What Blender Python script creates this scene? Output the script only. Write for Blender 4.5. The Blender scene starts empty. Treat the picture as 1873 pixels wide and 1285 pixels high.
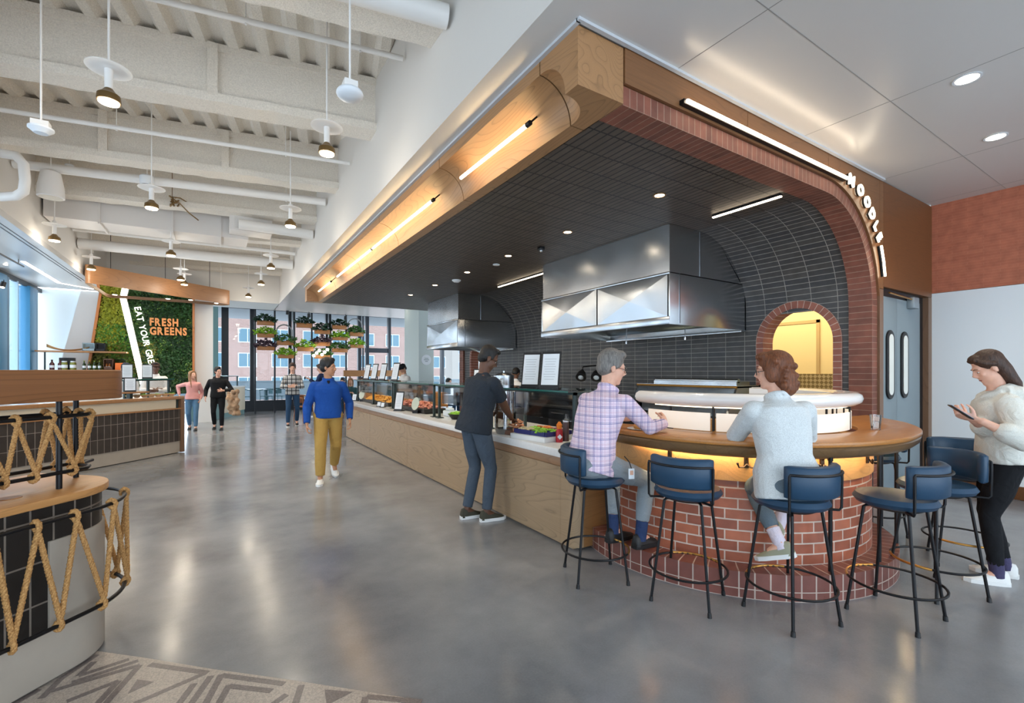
import bpy, bmesh, math, random
from mathutils import Vector as V, Matrix
from math import sin, cos, pi, radians as R, atan2, sqrt, hypot
random.seed(7)
SC = bpy.context.scene
COL = SC.collection
ORG = {}          # world base point of every thing
# ------------------------------------------------------------------ mesh builder
class MB:
    def __init__(s): s.v=[]; s.f=[]; s.u=[]
    def add(s, vs, fs, us=None):
        o=len(s.v); s.v+= [tuple(p) for p in vs]
        for i,f in enumerate(fs):
            s.f.append(tuple(o+k for k in f)); s.u.append(us[i] if us else None)
        return s
    def box(s,x0,x1,y0,y1,z0,z1):
        vs=[(x,y,z) for z in (z0,z1) for y in (y0,y1) for x in (x0,x1)]
        return s.add(vs,[(0,2,3,1),(4,5,7,6),(0,1,5,4),(2,6,7,3),(0,4,6,2),(1,3,7,5)])
    def obox(s,c,sz,rz=0,rx=0,ry=0):
        m=Matrix.Translation(c)@Matrix.Rotation(rz,4,'Z')@Matrix.Rotation(ry,4,'Y')@Matrix.Rotation(rx,4,'X')
        a,b,d=[k/2 for k in sz]
        vs=[m@V((x,y,z)) for z in (-d,d) for y in (-b,b) for x in (-a,a)]
        return s.add(vs,[(0,2,3,1),(4,5,7,6),(0,1,5,4),(2,6,7,3),(0,4,6,2),(1,3,7,5)])
    def loft(s,rings,closed=True,cap=True,loop=False):
        n=len(rings[0]); vs=[p for r in rings for p in r]; fs=[]; us=[]
        m=len(rings); cu=[0]
        for k in range(n): cu.append(cu[-1]+(V(rings[0][(k+1)%n])-V(rings[0][k])).length)
        cv=[0]
        for j in range(m): cv.append(cv[-1]+sum((V(rings[(j+1)%m][k])-V(rings[j][k])).length for k in range(0,n,max(1,n//4)))/len(range(0,n,max(1,n//4))))
        for j in range(m if loop else m-1):
            for k in range(n if closed else n-1):
                a=j*n+k; b=j*n+(k+1)%n; c=((j+1)%m)*n+(k+1)%n; d=((j+1)%m)*n+k
                fs.append((a,b,c,d)); us.append([(cu[k],cv[j]),(cu[k+1],cv[j]),(cu[k+1],cv[j+1]),(cu[k],cv[j+1])])
        if cap and closed and not loop:
            fs.append(tuple(range(n-1,-1,-1))); us.append(None)
            fs.append(tuple((m-1)*n+k for k in range(n))); us.append(None)
        return s.add(vs,fs,us)
    def tube(s,pts,r,seg=8,loop=False,cap=True):
        pts=[V(p) for p in pts]; n=len(pts); rs=r if isinstance(r,(list,tuple)) else [r]*n
        rings=[]; N=None
        for i in range(n):
            if loop: t=(pts[(i+1)%n]-pts[i-1])
            else: t=pts[min(i+1,n-1)]-pts[max(i-1,0)]
            t.normalize()
            if N is None:
                N=t.orthogonal().normalized()
            else:
                N=(N-t*N.dot(t))
                if N.length<1e-5: N=t.orthogonal()
                N.normalize()
            B=t.cross(N)
            rings.append([pts[i]+(N*cos(2*pi*k/seg)+B*sin(2*pi*k/seg))*rs[i] for k in range(seg)])
        return s.loft(rings,True,cap,loop)
    def cyl(s,p0,p1,r,r1=None,seg=16): return s.tube([p0,p1],[r,r if r1 is None else r1],seg)
    def lathe(s,prof,c=(0,0,0),seg=24,a0=0,a1=None,cap=True):
        full=a1 is None; a1=2*pi if full else a1
        if full and prof[0][0]>1e-6 and prof[-1][0]>1e-6 and cap: prof=list(prof)+[prof[0]]; cap=False
        n=seg if full else seg+1
        rings=[[(c[0]+r*cos(a0+(a1-a0)*k/seg),c[1]+r*sin(a0+(a1-a0)*k/seg),c[2]+z) for k in range(n)] for r,z in prof]
        if full: return s.loft(rings,True,cap)
        # open arc: loft closed profile along the arc
        rr=[[rings[j][k] for j in range(len(prof))] for k in range(n)]
        return s.loft(rr,True,True)
    def ell(s,c,r,seg=16,rings=10,m=None):
        c=V(c); rr=[]
        if not isinstance(r,(tuple,list)): r=(r,r,r)
        for j in range(rings+1):
            t=-pi/2+pi*j/rings; t=max(-pi/2+.05,min(pi/2-.05,t))
            q=[]
            for k in range(seg):
                p=V((r[0]*cos(t)*cos(2*pi*k/seg),r[1]*cos(t)*sin(2*pi*k/seg),r[2]*sin(t)))
                q.append(c+(m@p if m else p))
            rr.append(q)
        return s.loft(rr)
    def prism(s,poly,h0,h1,fn=None):
        fn=fn or (lambda a,b,h:(a,b,h)); n=len(poly)
        vs=[fn(a,b,h0) for a,b in poly]+[fn(a,b,h1) for a,b in poly]
        fs=[tuple(range(n-1,-1,-1)),tuple(range(n,2*n))]+[(k,(k+1)%n,n+(k+1)%n,n+k) for k in range(n)]
        return s.add(vs,fs)
    def quad(s,a,b,c,d): return s.add([a,b,c,d],[(0,1,2,3)])
    def xf(s,m): s.v=[tuple(m@V(p)) for p in s.v]; return s
    def mesh(s,name,off=(0,0,0),bevel=0,smooth=35,seg=2,fix=True):
        me=bpy.data.meshes.new(name)
        me.from_pydata([(p[0]-off[0],p[1]-off[1],p[2]-off[2]) for p in s.v],[],s.f)
        uv=me.uv_layers.new(name='UVMap').data
        for p in me.polygons:
            us=s.u[p.index]; n=p.normal
            for q,li in enumerate(p.loop_indices):
                if us: uv[li].uv=us[q]
                else:
                    c=s.v[me.loops[li].vertex_index]
                    uv[li].uv=((c[1],c[2]) if abs(n.x)>.7 else (c[0],c[2]) if abs(n.y)>.7 else (c[0],c[1]) if abs(n.z)>.7 else (c[0]*abs(n.y)+c[1]*abs(n.x),c[2]))
        bm=bmesh.new(); bm.from_mesh(me)
        if fix: bmesh.ops.recalc_face_normals(bm,faces=bm.faces)
        if bevel:
            es=[e for e in bm.edges if len(e.link_faces)==2 and e.calc_face_angle(0)>.5]
            bmesh.ops.bevel(bm,geom=es,offset=bevel,segments=seg,profile=.5,affect='EDGES',clamp_overlap=True)
        bm.to_mesh(me); bm.free()
        if smooth:
            for p in me.polygons: p.use_smooth=True
            me.set_sharp_from_angle(angle=R(smooth))
        return me
def tag(o,label=None,cat=None,group=None,kind=None):
    if label: o['label']=label
    if cat: o['category']=cat
    if group: o['group']=group
    if kind: o['kind']=kind
    return o
def org(p): return ORG.get(p.name,V((0,0,0))) if p is not None else V((0,0,0))
def thing(name,label,cat,loc=(0,0,0),rz=0,group=None):
    o=bpy.data.objects.new(name,None); COL.objects.link(o); o.empty_display_size=.1
    o.location=loc; o.rotation_euler=(0,0,rz); ORG[o.name]=V(loc)
    return tag(o,label,cat,group)
def part(name,mb,mat,par=None,bevel=0,smooth=35,local=False,label=None,fix=True,seg=2):
    """one mesh object; its geometry is given in world coordinates unless local"""
    off=V((0,0,0)) if local else org(par)
    me=mb.mesh(name,off,bevel,smooth,seg,fix) if isinstance(mb,MB) else mb
    if mat: me.materials.clear(); me.materials.append(mat)
    o=bpy.data.objects.new(name,me); COL.objects.link(o)
    if par is not None: o.parent=par
    ORG[o.name]=org(par)
    if label: o['label']=label
    return o
def solo(name,mb,mat,label,cat,group=None,bevel=0,smooth=35,fix=True):
    """a thing that is one mesh, with its origin at its base"""
    xs=[p[0] for p in mb.v]; ys=[p[1] for p in mb.v]; zs=[p[2] for p in mb.v]
    b=V(((min(xs)+max(xs))/2,(min(ys)+max(ys))/2,min(zs)))
    o=part(name,mb.mesh(name,b,bevel,smooth,2,fix),mat); o.location=b; ORG[o.name]=b
    return tag(o,label,cat,group)
def struct(name,mb,mat,par=None,bevel=0,smooth=35,fix=True):
    o=part(name,mb,mat,par,bevel,smooth,fix=fix)
    if par is None: o['kind']='structure'
    return o
def kids(o): return [c for c in KIDS.get(o.name,[])]
def copy_tree(o,par=None):
    c=o.copy(); COL.objects.link(c)
    if par is not None: c.parent=par
    for ch in [x for x in COL.objects if x.parent is o]: copy_tree(ch,c)
    return c
def dup(o,loc,rz=0,label=None,group=None):
    c=copy_tree(o); c.location=loc; c.rotation_euler=(0,0,rz); ORG[c.name]=V(loc)
    if label: c['label']=label
    if group: c['group']=group
    return c
def arc(cx,cy,r,a0,a1,n): return [(cx+r*cos(R(a0+(a1-a0)*k/n)),cy+r*sin(R(a0+(a1-a0)*k/n))) for k in range(n+1)]
# ------------------------------------------------------------------ materials
def newmat(name):
    m=bpy.data.materials.new(name); m.use_nodes=True; nt=m.node_tree
    b=nt.nodes['Principled BSDF']; return m,nt,b
def nd(nt,t,**k):
    n=nt.nodes.new(t)
    for a,v in k.items():
        if a.startswith('i_'): n.inputs[a[2:].replace('_',' ')].default_value=v
        else: setattr(n,a,v)
    return n
def c4(c): return (c[0],c[1],c[2],1)
def S(*c):   # sRGB 0-255 to linear
    return tuple(((x/255)/12.92 if x/255<=.04045 else ((x/255+.055)/1.055)**2.4) for x in c)
def ramp(nt,fac,stops):
    r=nd(nt,'ShaderNodeValToRGB'); e=r.color_ramp.elements
    while len(e)<len(stops): e.new(.5)
    for k,(p,c) in enumerate(stops): e[k].position=p; e[k].color=c4(c)
    nt.links.new(fac,r.inputs[0]); return r.outputs[0]
def plain(name,c,rough=.5,metal=0,bump=0,bscale=60,var=0,vscale=6,emit=0,ecol=None,trans=0,alpha=1,coat=0,ior=1.45):
    m,nt,b=newmat(name)
    b.inputs['Base Color'].default_value=c4(c); b.inputs['Roughness'].default_value=rough; b.inputs['Metallic'].default_value=metal
    b.inputs['IOR'].default_value=ior
    if coat: b.inputs['Coat Weight'].default_value=coat; b.inputs['Coat Roughness'].default_value=.1
    if emit: b.inputs['Emission Color'].default_value=c4(ecol or c); b.inputs['Emission Strength'].default_value=emit
    if trans: b.inputs['Transmission Weight'].default_value=trans
    if alpha<1: b.inputs['Alpha'].default_value=alpha
    tc=None
    if bump or var: tc=nd(nt,'ShaderNodeTexCoord')
    if var:
        n=nd(nt,'ShaderNodeTexNoise',i_Scale=vscale,i_Detail=4.0); nt.links.new(tc.outputs['Object'],n.inputs['Vector'])
        o=ramp(nt,n.outputs['Fac'],[(.3,tuple(x*(1-var) for x in c)),(.7,tuple(min(1,x*(1+var)) for x in c))])
        nt.links.new(o,b.inputs['Base Color'])
    if bump:
        n=nd(nt,'ShaderNodeTexNoise',i_Scale=bscale,i_Detail=3.0); nt.links.new(tc.outputs['Object'],n.inputs['Vector'])
        bp=nd(nt,'ShaderNodeBump',i_Strength=bump,i_Distance=.01); nt.links.new(n.outputs['Fac'],bp.inputs['Height']); nt.links.new(bp.outputs['Normal'],b.inputs['Normal'])
    return m
def wood(name,c,dark=.62,axis='x',rings=22,scale=1.0,rough=.42,line=.5,rz=0):
    m,nt,b=newmat(name); L=nt.links.new
    tc=nd(nt,'ShaderNodeTexCoord'); mp=nd(nt,'ShaderNodeMapping'); rt=nd(nt,'ShaderNodeVectorRotate',rotation_type='Z_AXIS'); L(tc.outputs['Object'],rt.inputs['Vector']); rt.inputs['Angle'].default_value=R(rz); L(rt.outputs[0],mp.inputs['Vector'])
    s=[3.2*scale]*3; s['xyz'.index(axis)]=.42*scale; mp.inputs['Scale'].default_value=s
    n=nd(nt,'ShaderNodeTexNoise',i_Scale=1.0,i_Detail=1.2,i_Roughness=.35); L(mp.outputs[0],n.inputs['Vector'])
    k=nd(nt,'ShaderNodeMath',operation='MULTIPLY'); L(n.outputs['Fac'],k.inputs[0]); k.inputs[1].default_value=rings
    fr=nd(nt,'ShaderNodeMath',operation='FRACT'); L(k.outputs[0],fr.inputs[0])
    mp2=nd(nt,'ShaderNodeMapping'); L(rt.outputs[0],mp2.inputs['Vector'])
    s2=[150]*3; s2['xyz'.index(axis)]=4; mp2.inputs['Scale'].default_value=s2
    n2=nd(nt,'ShaderNodeTexNoise',i_Scale=1.0,i_Detail=2.0); L(mp2.outputs[0],n2.inputs['Vector'])
    d=tuple(x*dark for x in c); mid=tuple(x*(1-(1-dark)*.25) for x in c)
    o1=ramp(nt,fr.outputs[0],[(0,c),(.45,c),(.82,mid),(.93,d),(1,c)])
    o2=ramp(nt,n2.outputs['Fac'],[(.35,tuple(x*.86 for x in c)),(.65,tuple(min(1,x*1.1) for x in c))])
    mx=nd(nt,'ShaderNodeMix',data_type='RGBA'); mx.inputs[0].default_value=1-line
    L(o1,mx.inputs[6]); L(o2,mx.inputs[7]); L(mx.outputs[2],b.inputs['Base Color'])
    b.inputs['Roughness'].default_value=rough
    bp=nd(nt,'ShaderNodeBump',i_Strength=.08,i_Distance=.003); L(n2.outputs['Fac'],bp.inputs['Height']); L(bp.outputs[0],b.inputs['Normal'])
    return m
def brick(name,c1,c2,mortar,bw,rh,ms=.006,off=.5,rough=.5,bump=.4,rot=0,ofs=(0,0),var=.5,spec=.5,freq=2):
    m,nt,b=newmat(name); L=nt.links.new
    tc=nd(nt,'ShaderNodeTexCoord'); mp=nd(nt,'ShaderNodeMapping'); L(tc.outputs['UV'],mp.inputs['Vector'])
    mp.inputs['Rotation'].default_value=(0,0,rot); mp.inputs['Location'].default_value=(ofs[0],ofs[1],0)
    t=nd(nt,'ShaderNodeTexBrick',offset=off,offset_frequency=freq); L(mp.outputs[0],t.inputs['Vector'])
    t.inputs['Color1'].default_value=c4(c1); t.inputs['Color2'].default_value=c4(c2); t.inputs['Mortar'].default_value=c4(mortar)
    t.inputs['Scale'].default_value=1; t.inputs['Mortar Size'].default_value=ms; t.inputs['Mortar Smooth'].default_value=.1
    t.inputs['Brick Width'].default_value=bw; t.inputs['Row Height'].default_value=rh; t.inputs['Bias'].default_value=var-.5
    n=nd(nt,'ShaderNodeTexNoise',i_Scale=9.0,i_Detail=5.0); L(tc.outputs['Object'],n.inputs['Vector'])
    o=ramp(nt,n.outputs['Fac'],[(.3,(.82,.82,.82)),(.7,(1.12,1.12,1.12))])
    mx=nd(nt,'ShaderNodeMix',data_type='RGBA',blend_type='MULTIPLY'); mx.inputs[0].default_value=1
    L(t.outputs['Color'],mx.inputs[6]); L(o,mx.inputs[7]); L(mx.outputs[2],b.inputs['Base Color'])
    b.inputs['Roughness'].default_value=rough; b.inputs['Specular IOR Level'].default_value=spec
    iv=nd(nt,'ShaderNodeMath',operation='SUBTRACT'); iv.inputs[0].default_value=1; L(t.outputs['Fac'],iv.inputs[1])
    bp=nd(nt,'ShaderNodeBump',i_Strength=bump,i_Distance=.004); L(iv.outputs[0],bp.inputs['Height']); L(bp.outputs[0],b.inputs['Normal'])
    return m
def glow(name,c,s):
    m=bpy.data.materials.new(name); m.use_nodes=True; nt=m.node_tree
    b=nt.nodes['Principled BSDF']; b.inputs['Base Color'].default_value=c4(c); b.inputs['Emission Color'].default_value=c4(c); b.inputs['Emission Strength'].default_value=s
    return m
def glassm(name,c=(1,1,1),a=.15,rough=.02,k=.8):
    """thin architectural glass: mostly clear, mirror-like at grazing angles"""
    m=bpy.data.materials.new(name); m.use_nodes=True; nt=m.node_tree; L=nt.links.new
    nt.nodes.clear(); out=nd(nt,'ShaderNodeOutputMaterial'); tr=nd(nt,'ShaderNodeBsdfTransparent'); gl=nd(nt,'ShaderNodeBsdfGlossy')
    tr.inputs[0].default_value=c4(c); gl.inputs['Roughness'].default_value=rough
    fr=nd(nt,'ShaderNodeFresnel',i_IOR=1.45); mt=nd(nt,'ShaderNodeMath',operation='MULTIPLY_ADD'); L(fr.outputs[0],mt.inputs[0]); mt.inputs[1].default_value=k; mt.inputs[2].default_value=a*.2
    mx=nd(nt,'ShaderNodeMixShader'); L(mt.outputs[0],mx.inputs[0]); L(tr.outputs[0],mx.inputs[1]); L(gl.outputs[0],mx.inputs[2]); L(mx.outputs[0],out.inputs[0])
    return m
_f=852.; _a=math.atan(538.5/852)
def at(px,py,X=None,Y=None,Z=None,D=None):
    """world point seen at a pixel of the photograph, on the plane X=, Y=, Z= or at depth D"""
    r=V((sin(_a),cos(_a),0))+V((cos(_a),-sin(_a),0))*((px-936.5)/_f)+V((0,0,1))*((680-py)/_f)
    t=X/r.x if X is not None else Y/r.y if Y is not None else (Z-1.55)/r.z if Z is not None else D
    return V((0,0,1.55))+r*t
# ================================================================== MATERIALS
OAK=S(178,140,100); OAKG=S(176,152,122); OAKD=S(140,92,52); OAKO=S(196,140,84)
W_CAN=wood('oak_canopy',S(166,124,84),axis='y',rings=26,dark=.55,line=.66); W_FAS=wood('oak_fascia',S(126,86,54),axis='x',rings=22)
W_CNT=wood('oak_counter_panel',S(164,138,108),axis='y',rings=30,dark=.58,line=.72); W_CNTX=wood('oak_counter_end',S(150,108,66),axis='x',rings=24)
W_BAND=wood('oak_band',S(160,122,92),axis='y'); W_TOP=wood('oak_bar_top',S(182,122,62),axis='x',rings=16,rough=.28,line=.35)
W_EDGE=wood('oak_bar_edge',S(120,92,62),axis='x',rings=14,rough=.3); W_APR=wood('oak_apron',S(196,148,92),axis='x',rings=20)
W_DOOR=wood('walnut_panel',S(114,72,40),axis='x',rings=22,dark=.72); W_JAMB=wood('oak_jamb',S(122,92,70),axis='z')
W_SIGN=wood('oak_sign_beam',S(140,92,56),axis='x',rings=20,scale=1.3,dark=.5,line=.7,rz=-47.6); W_FG=wood('oak_counter_top',S(196,142,86),axis='x',rings=18,rough=.35,rz=-47.6)
W_BOX=wood('oak_box',S(190,130,70),axis='x',rings=10); W_PLAIN=wood('oak_plain',S(168,120,76),axis='x',rings=14)
W_RING=wood('oak_ring',S(146,102,64),axis='x',rings=16,rz=-40)
TILE_V=brick('dark_vault_tile',S(64,64,66),S(78,75,72),S(150,145,138),.30,.072,.004,0,.46,.3)
TILE_C=brick('dark_ceiling_tile',S(84,74,66),S(94,83,75),S(26,23,22),.30,.072,.008,0,.5,.5)
TILE_FG=brick('black_stack_tile',S(30,27,25),S(38,34,31),S(128,118,108),.0985,.205,.0045,0,.4,.25)
TILE_GS=brick('brown_stack_tile',S(52,44,40),S(62,54,48),S(140,130,120),.105,.225,.004,0,.5,.2)
B_RED=brick('red_face_brick',S(178,104,76),S(146,82,62),S(206,188,174),.2,.076,.0055,.5,.32,.4)
B_CURB=brick('red_curb_brick',S(128,76,66),S(110,66,58),S(186,168,156),.099,.4,.005,0,.35,.35)
B_ARCH=brick('red_arch_brick',S(138,82,64),S(114,68,54),S(158,126,108),.5,.072,.0035,0,.55,.35)
B_RING=brick('red_ring_brick',S(160,98,80),S(138,82,66),S(200,176,160),.5,.078,.004,0,.55,.3)
B_WALL=brick('red_thin_brick',S(184,108,80),S(178,102,75),S(192,120,92),.30,.035,.0018,.5,.7,.2)
STEEL=None
def steel(name,rough=.16,c=(.62,.62,.62),wav=0):
    m,nt,b=newmat(name); L=nt.links.new
    b.inputs['Base Color'].default_value=c4(c); b.inputs['Metallic'].default_value=1; b.inputs['Roughness'].default_value=rough
    tc=nd(nt,'ShaderNodeTexCoord'); n=nd(nt,'ShaderNodeTexNoise',i_Scale=1.6,i_Detail=.6); L(tc.outputs['Object'],n.inputs['Vector'])
    bp=nd(nt,'ShaderNodeBump',i_Strength=wav,i_Distance=.12); L(n.outputs['Fac'],bp.inputs['Height']); L(bp.outputs[0],b.inputs['Normal'])
    return m
STEEL=steel('brushed_steel',.24,(.60,.63,.66),wav=.14); STEEL2=steel('polished_steel',.2,(.46,.49,.52),wav=.2); CHROME=plain('chrome',(.75,.75,.75),.12,1)
BLACK=plain('black_metal',S(34,34,36),.4,.6); BLK=plain('black_plastic',S(20,20,22),.4); DKGREEN=plain('dark_green_metal',S(44,58,58),.4,.3)
WHITE=plain('white_paint',S(226,226,224),.6); CEILW=plain('low_ceiling_white',S(208,206,203),.26); SPRAY=plain('sprayed_white_ceiling',S(226,219,208),.95,bump=1.0,bscale=65,var=.10,vscale=70)
BULK=plain('bulkhead_white',S(214,211,206),.6); PIPE=plain('white_pipe_paint',S(232,230,227),.45); DUCT=plain('white_duct_paint',S(214,210,206),.5)
QUARTZ=plain('white_quartz',S(226,224,222),.18,var=.03,vscale=40); LEATH=plain('blue_leather',S(30,62,88),.42,bump=.1,bscale=300); LEATH2=plain('navy_leather',S(42,50,74),.45,bump=.1,bscale=300)
BRASS=plain('worn_brass',S(190,140,70),.3,.9); ROPE=None
GLASS=glassm('clear_glass'); WGLASS=glassm('window_glass',(1,1,1),0,.02,.22); GLASSG=glassm('green_edge_glass',(.86,.95,.93),.4); EDGEG=plain('glass_edge',S(40,96,88),.2)
LEDW=glow('warm_led',(1,.71,.37),9); LEDN=glow('neutral_led',(1,.81,.58),8); LEDL=glow('letter_led',(1,.86,.64),4); BULB=glow('lamp_lens',(1,.82,.55),9); DL=glow('downlight_lens',(1,.84,.62),14)
LEDCOLD=glow('cool_led',(1,.96,.88),6)
CONC=plain('light_concrete',S(170,160,147),.7,var=.05,vscale=5); CREAM=plain('cream_laminate',S(206,192,168),.5); TEAL=plain('teal_paint',S(110,142,142),.55); MINT=plain('pale_green_paint',S(196,208,206),.6)
SHEET=plain('white_sheet',S(226,232,238),.5); DARKF=plain('dark_frame',S(40,44,50),.4,.4); BEIGEW=plain('beige_wall',S(232,206,150),.7); WBOARD=plain('whiteboard',S(228,233,236),.3)
def floor_mat():
    m,nt,b=newmat('polished_concrete'); L=nt.links.new
    tc=nd(nt,'ShaderNodeTexCoord'); n=nd(nt,'ShaderNodeTexNoise',i_Scale=.9,i_Detail=8.0,i_Roughness=.6); L(tc.outputs['Object'],n.inputs['Vector'])
    n2=nd(nt,'ShaderNodeTexNoise',i_Scale=90.0,i_Detail=2.0); L(tc.outputs['Object'],n2.inputs['Vector'])
    a=nd(nt,'ShaderNodeMath',operation='MULTIPLY_ADD'); L(n2.outputs['Fac'],a.inputs[0]); a.inputs[1].default_value=.12; L(n.outputs['Fac'],a.inputs[2])
    o=ramp(nt,a.outputs[0],[(.36,S(106,109,112)),(.56,S(131,133,136)),(.78,S(150,151,153))]); L(o,b.inputs['Base Color'])
    rr=nd(nt,'ShaderNodeMapRange'); rr.inputs[1].default_value=.3; rr.inputs[2].default_value=.8; rr.inputs[3].default_value=.15; rr.inputs[4].default_value=.27
    L(n.outputs['Fac'],rr.inputs[0]); L(rr.outputs[0],b.inputs['Roughness'])
    b.inputs['Specular IOR Level'].default_value=.75
    n3=nd(nt,'ShaderNodeTexNoise',i_Scale=5.0,i_Detail=2.0); L(tc.outputs['Object'],n3.inputs['Vector'])
    bp=nd(nt,'ShaderNodeBump',i_Strength=.03,i_Distance=.02); L(n3.outputs['Fac'],bp.inputs['Height']); L(bp.outputs[0],b.inputs['Normal'])
    return m
FLOORM=floor_mat()
def terr(name,c):
    m,nt,b=newmat(name); L=nt.links.new
    tc=nd(nt,'ShaderNodeTexCoord'); n=nd(nt,'ShaderNodeTexVoronoi',i_Scale=160.0); L(tc.outputs['Object'],n.inputs['Vector'])
    o=ramp(nt,n.outputs['Color'],[(.2,tuple(x*.78 for x in c)),(.8,tuple(min(1,x*1.14) for x in c))]); L(o,b.inputs['Base Color']); b.inputs['Roughness'].default_value=.3
    return m
TERR=terr('sand_terrazzo',S(176,166,156)); TERRD=terr('grey_terrazzo',S(118,110,108))
def rope_mat():
    m,nt,b=newmat('manila_rope'); L=nt.links.new
    tc=nd(nt,'ShaderNodeTexCoord'); n=nd(nt,'ShaderNodeTexNoise',i_Scale=140.0,i_Detail=3.0); L(tc.outputs['Object'],n.inputs['Vector'])
    o=ramp(nt,n.outputs['Fac'],[(.3,S(150,104,56)),(.7,S(206,160,100))]); L(o,b.inputs['Base Color']); b.inputs['Roughness'].default_value=.85
    bp=nd(nt,'ShaderNodeBump',i_Strength=.5,i_Distance=.004); L(n.outputs['Fac'],bp.inputs['Height']); L(bp.outputs[0],b.inputs['Normal'])
    return m
ROPE=rope_mat()
# ================================================================== SHELL
HL=3.81; XS=1.73; XW=8.224; YD=2.32; YF=21.0; XL=-4.05
fl_=struct('floor',MB().box(XL-.1,XW+.1,-6,YF,-.12,0),FLOORM)
# inlaid terrazzo border with chevrons, flush with the concrete
inl=MB().prism([(-.60,3.45),(-.336,3.201),(-.022,2.888),(.285,2.602),(.75,2.15),(.2,1.5),(-1.5,1.7),(-1.5,2.6)],.0005,.002); part('terrazzo_border',inl,TERR,fl_,smooth=0)
_bz=[.002]
def bar(mb,a,b,w):
    _bz[0]+=.00006
    a=V((*a,0)); b=V((*b,0)); d=(b-a).normalized(); n=V((-d.y,d.x,0))*w/2
    mb.prism([(a+n)[:2],(b+n)[:2],(b-n)[:2],(a-n)[:2]],.001,_bz[0])
for a,b in [((-.558,3.373),(-.669,3.205)),((-.669,3.205),(-.708,3.061)),((-.598,3.187),(-.404,3.228)),((-.616,3.137),(-.36,3.185)),((-.558,3.30),(-.598,3.187)),
  ((-.681,3.107),(-.348,3.131)),((-.348,3.131),(-.46,2.80)),((-.60,2.97),(-.42,3.03)),((-.42,3.03),(-.50,2.80)),((-.305,3.111),(-.042,2.864)),((-.055,2.868),(-.33,2.78)),((-.098,2.803),(-.16,2.65)),((-.028,2.828),(-.12,2.6)),
  ((-.06,2.56),(.017,2.813)),((.017,2.805),(.28,2.56)),((-.01,2.53),(.049,2.697)),((.045,2.69),(.222,2.536)),((.35,2.504),(.29,2.33)),((.60,2.25),(.81,2.075)),((.596,2.251),(.54,2.10)),((.28,2.47),(.17,2.40)),((-.735,3.153),(-.80,3.08)),((-.70,2.95),(-.56,2.90)),((-.62,2.86),(-.5,2.7))]:
    m=MB(); bar(m,a,b,.032); part('chevron_stripe',m,TERRD,fl_,smooth=0)
m=MB().prism([(.441,2.409),(.555,2.318),(.428,2.29)],.002,.003); part('triangle_inlay',m,TERRD,fl_,smooth=0)
m=MB().prism([(-.366,2.882),(-.342,2.991),(-.268,2.924)],.002,.003); part('triangle_inlay',m,TERRD,fl_,smooth=0)
# low ceilings and bulkheads
ce=struct('ceiling',MB().box(XS,XW,-6,19,HL,HL+.1),CEILW)
g=MB()
for x in (2.9,4.75,6.6,8.0): g.box(x-.003,x+.003,-3,YD-.02,HL-.0015,HL+.002)
for y in (-2.0,-.8,.4,1.6): g.box(XS+.05,XW,y-.003,y+.003,HL-.0015,HL+.002)
part('panel_joint',g,plain('joint_grey',S(150,148,146),.7),ce,smooth=0)
struct("ceiling",MB().box(XL,-2.65,-6,17.2,HL,HL+.1),CEILW)
c3=MB().box(-.6,XS+.02,17.3,19,HL,HL+.1).box(-2.6,11.5,19,19.08,HL,4.4).box(-2.6,11.5,19,YF+.1,4.3,4.4).box(XW,11.5,13,19,HL,HL+.1)
struct('ceiling',c3,WHITE)
struct('wall_right_bulkhead',MB().box(XS,XS+.1,-6,17.3,HL+.1,5.6).box(XS-.004,XS,-6,17.3,HL,HL+.1),BULK)
struct('wall_end_bulkhead',MB().box(-2.75,XS,17.2,17.3,HL,5.6),BULK)
struct('wall_left_bulkhead',MB().box(-2.75,-2.65,-6,17.2,HL+.1,5.6),BULK)
# sprayed deck and beams, turned 11 degrees against the counter
SK=-.194
def py(x,y0): return y0+SK*(x-XS)
dk=MB(); pr=[(0,5.32),(.06,5.40),(.17,5.40),(.23,5.32)]
q=V((sin(R(11)),cos(R(11)))); p_=V((cos(R(11)),-sin(R(11))))
rows=[]
for k in range(-14,16):
    for dx,z in pr: rows.append((k*.33+dx-1.0,z))
ring0=[(p_.x*a+q.x*-7,p_.y*a+q.y*-7,z) for a,z in rows]; ring1=[(p_.x*a+q.x*19,p_.y*a+q.y*19,z) for a,z in rows]
dk.loft([ring0,ring1],closed=False,cap=False); dk.box(-6,6,-7,19,5.45,5.5)
deck=struct('ceiling',dk,SPRAY,smooth=20,fix=False)
for y0 in (-.25,1.9,4.04,6.14,8.36,10.4,12.5,14.6,16.6):
    b=MB(); X0,X1=-2.68,XS+.03
    for (w,z0,z1) in ((.09,4.74,5.33),(.15,4.65,4.75),(.12,5.25,5.34)):
        rr=[]
        N=26
        for k in range(N+1):
            x=X0+(X1-X0)*k/N; y=py(x,y0); j=lambda:random.uniform(-.008,.008)
            rr.append([(x,y-w+j(),z0+j()),(x,y+w+j(),z0+j()),(x,y+w+j(),z1),(x,y-w+j(),z1)])
        b.loft(rr)
    part('beam',b,SPRAY,deck,smooth=60)
for x,y0 in ((-.05,6.14),(.1,8.36),(-1.4,8.36)):
    b=MB().box(x-.05,x+.05,py(x,y0)-.16,py(x,y0)-.08,4.72,5.32); part('stiffener',b,SPRAY,deck)
# right wall, thin red brick above a white board
struct('wall_right',MB().box(XW,XW+.1,-6,YD,2.62,HL),B_WALL)
struct('wall_right_panel',MB().box(XW+.01,XW+.1,-6,YD,0,2.615),WBOARD)
struct('baseboard_right',MB().box(XW-.02,XW+.02,-6,YD-.02,0,.16),W_DOOR,bevel=.004)
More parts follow.
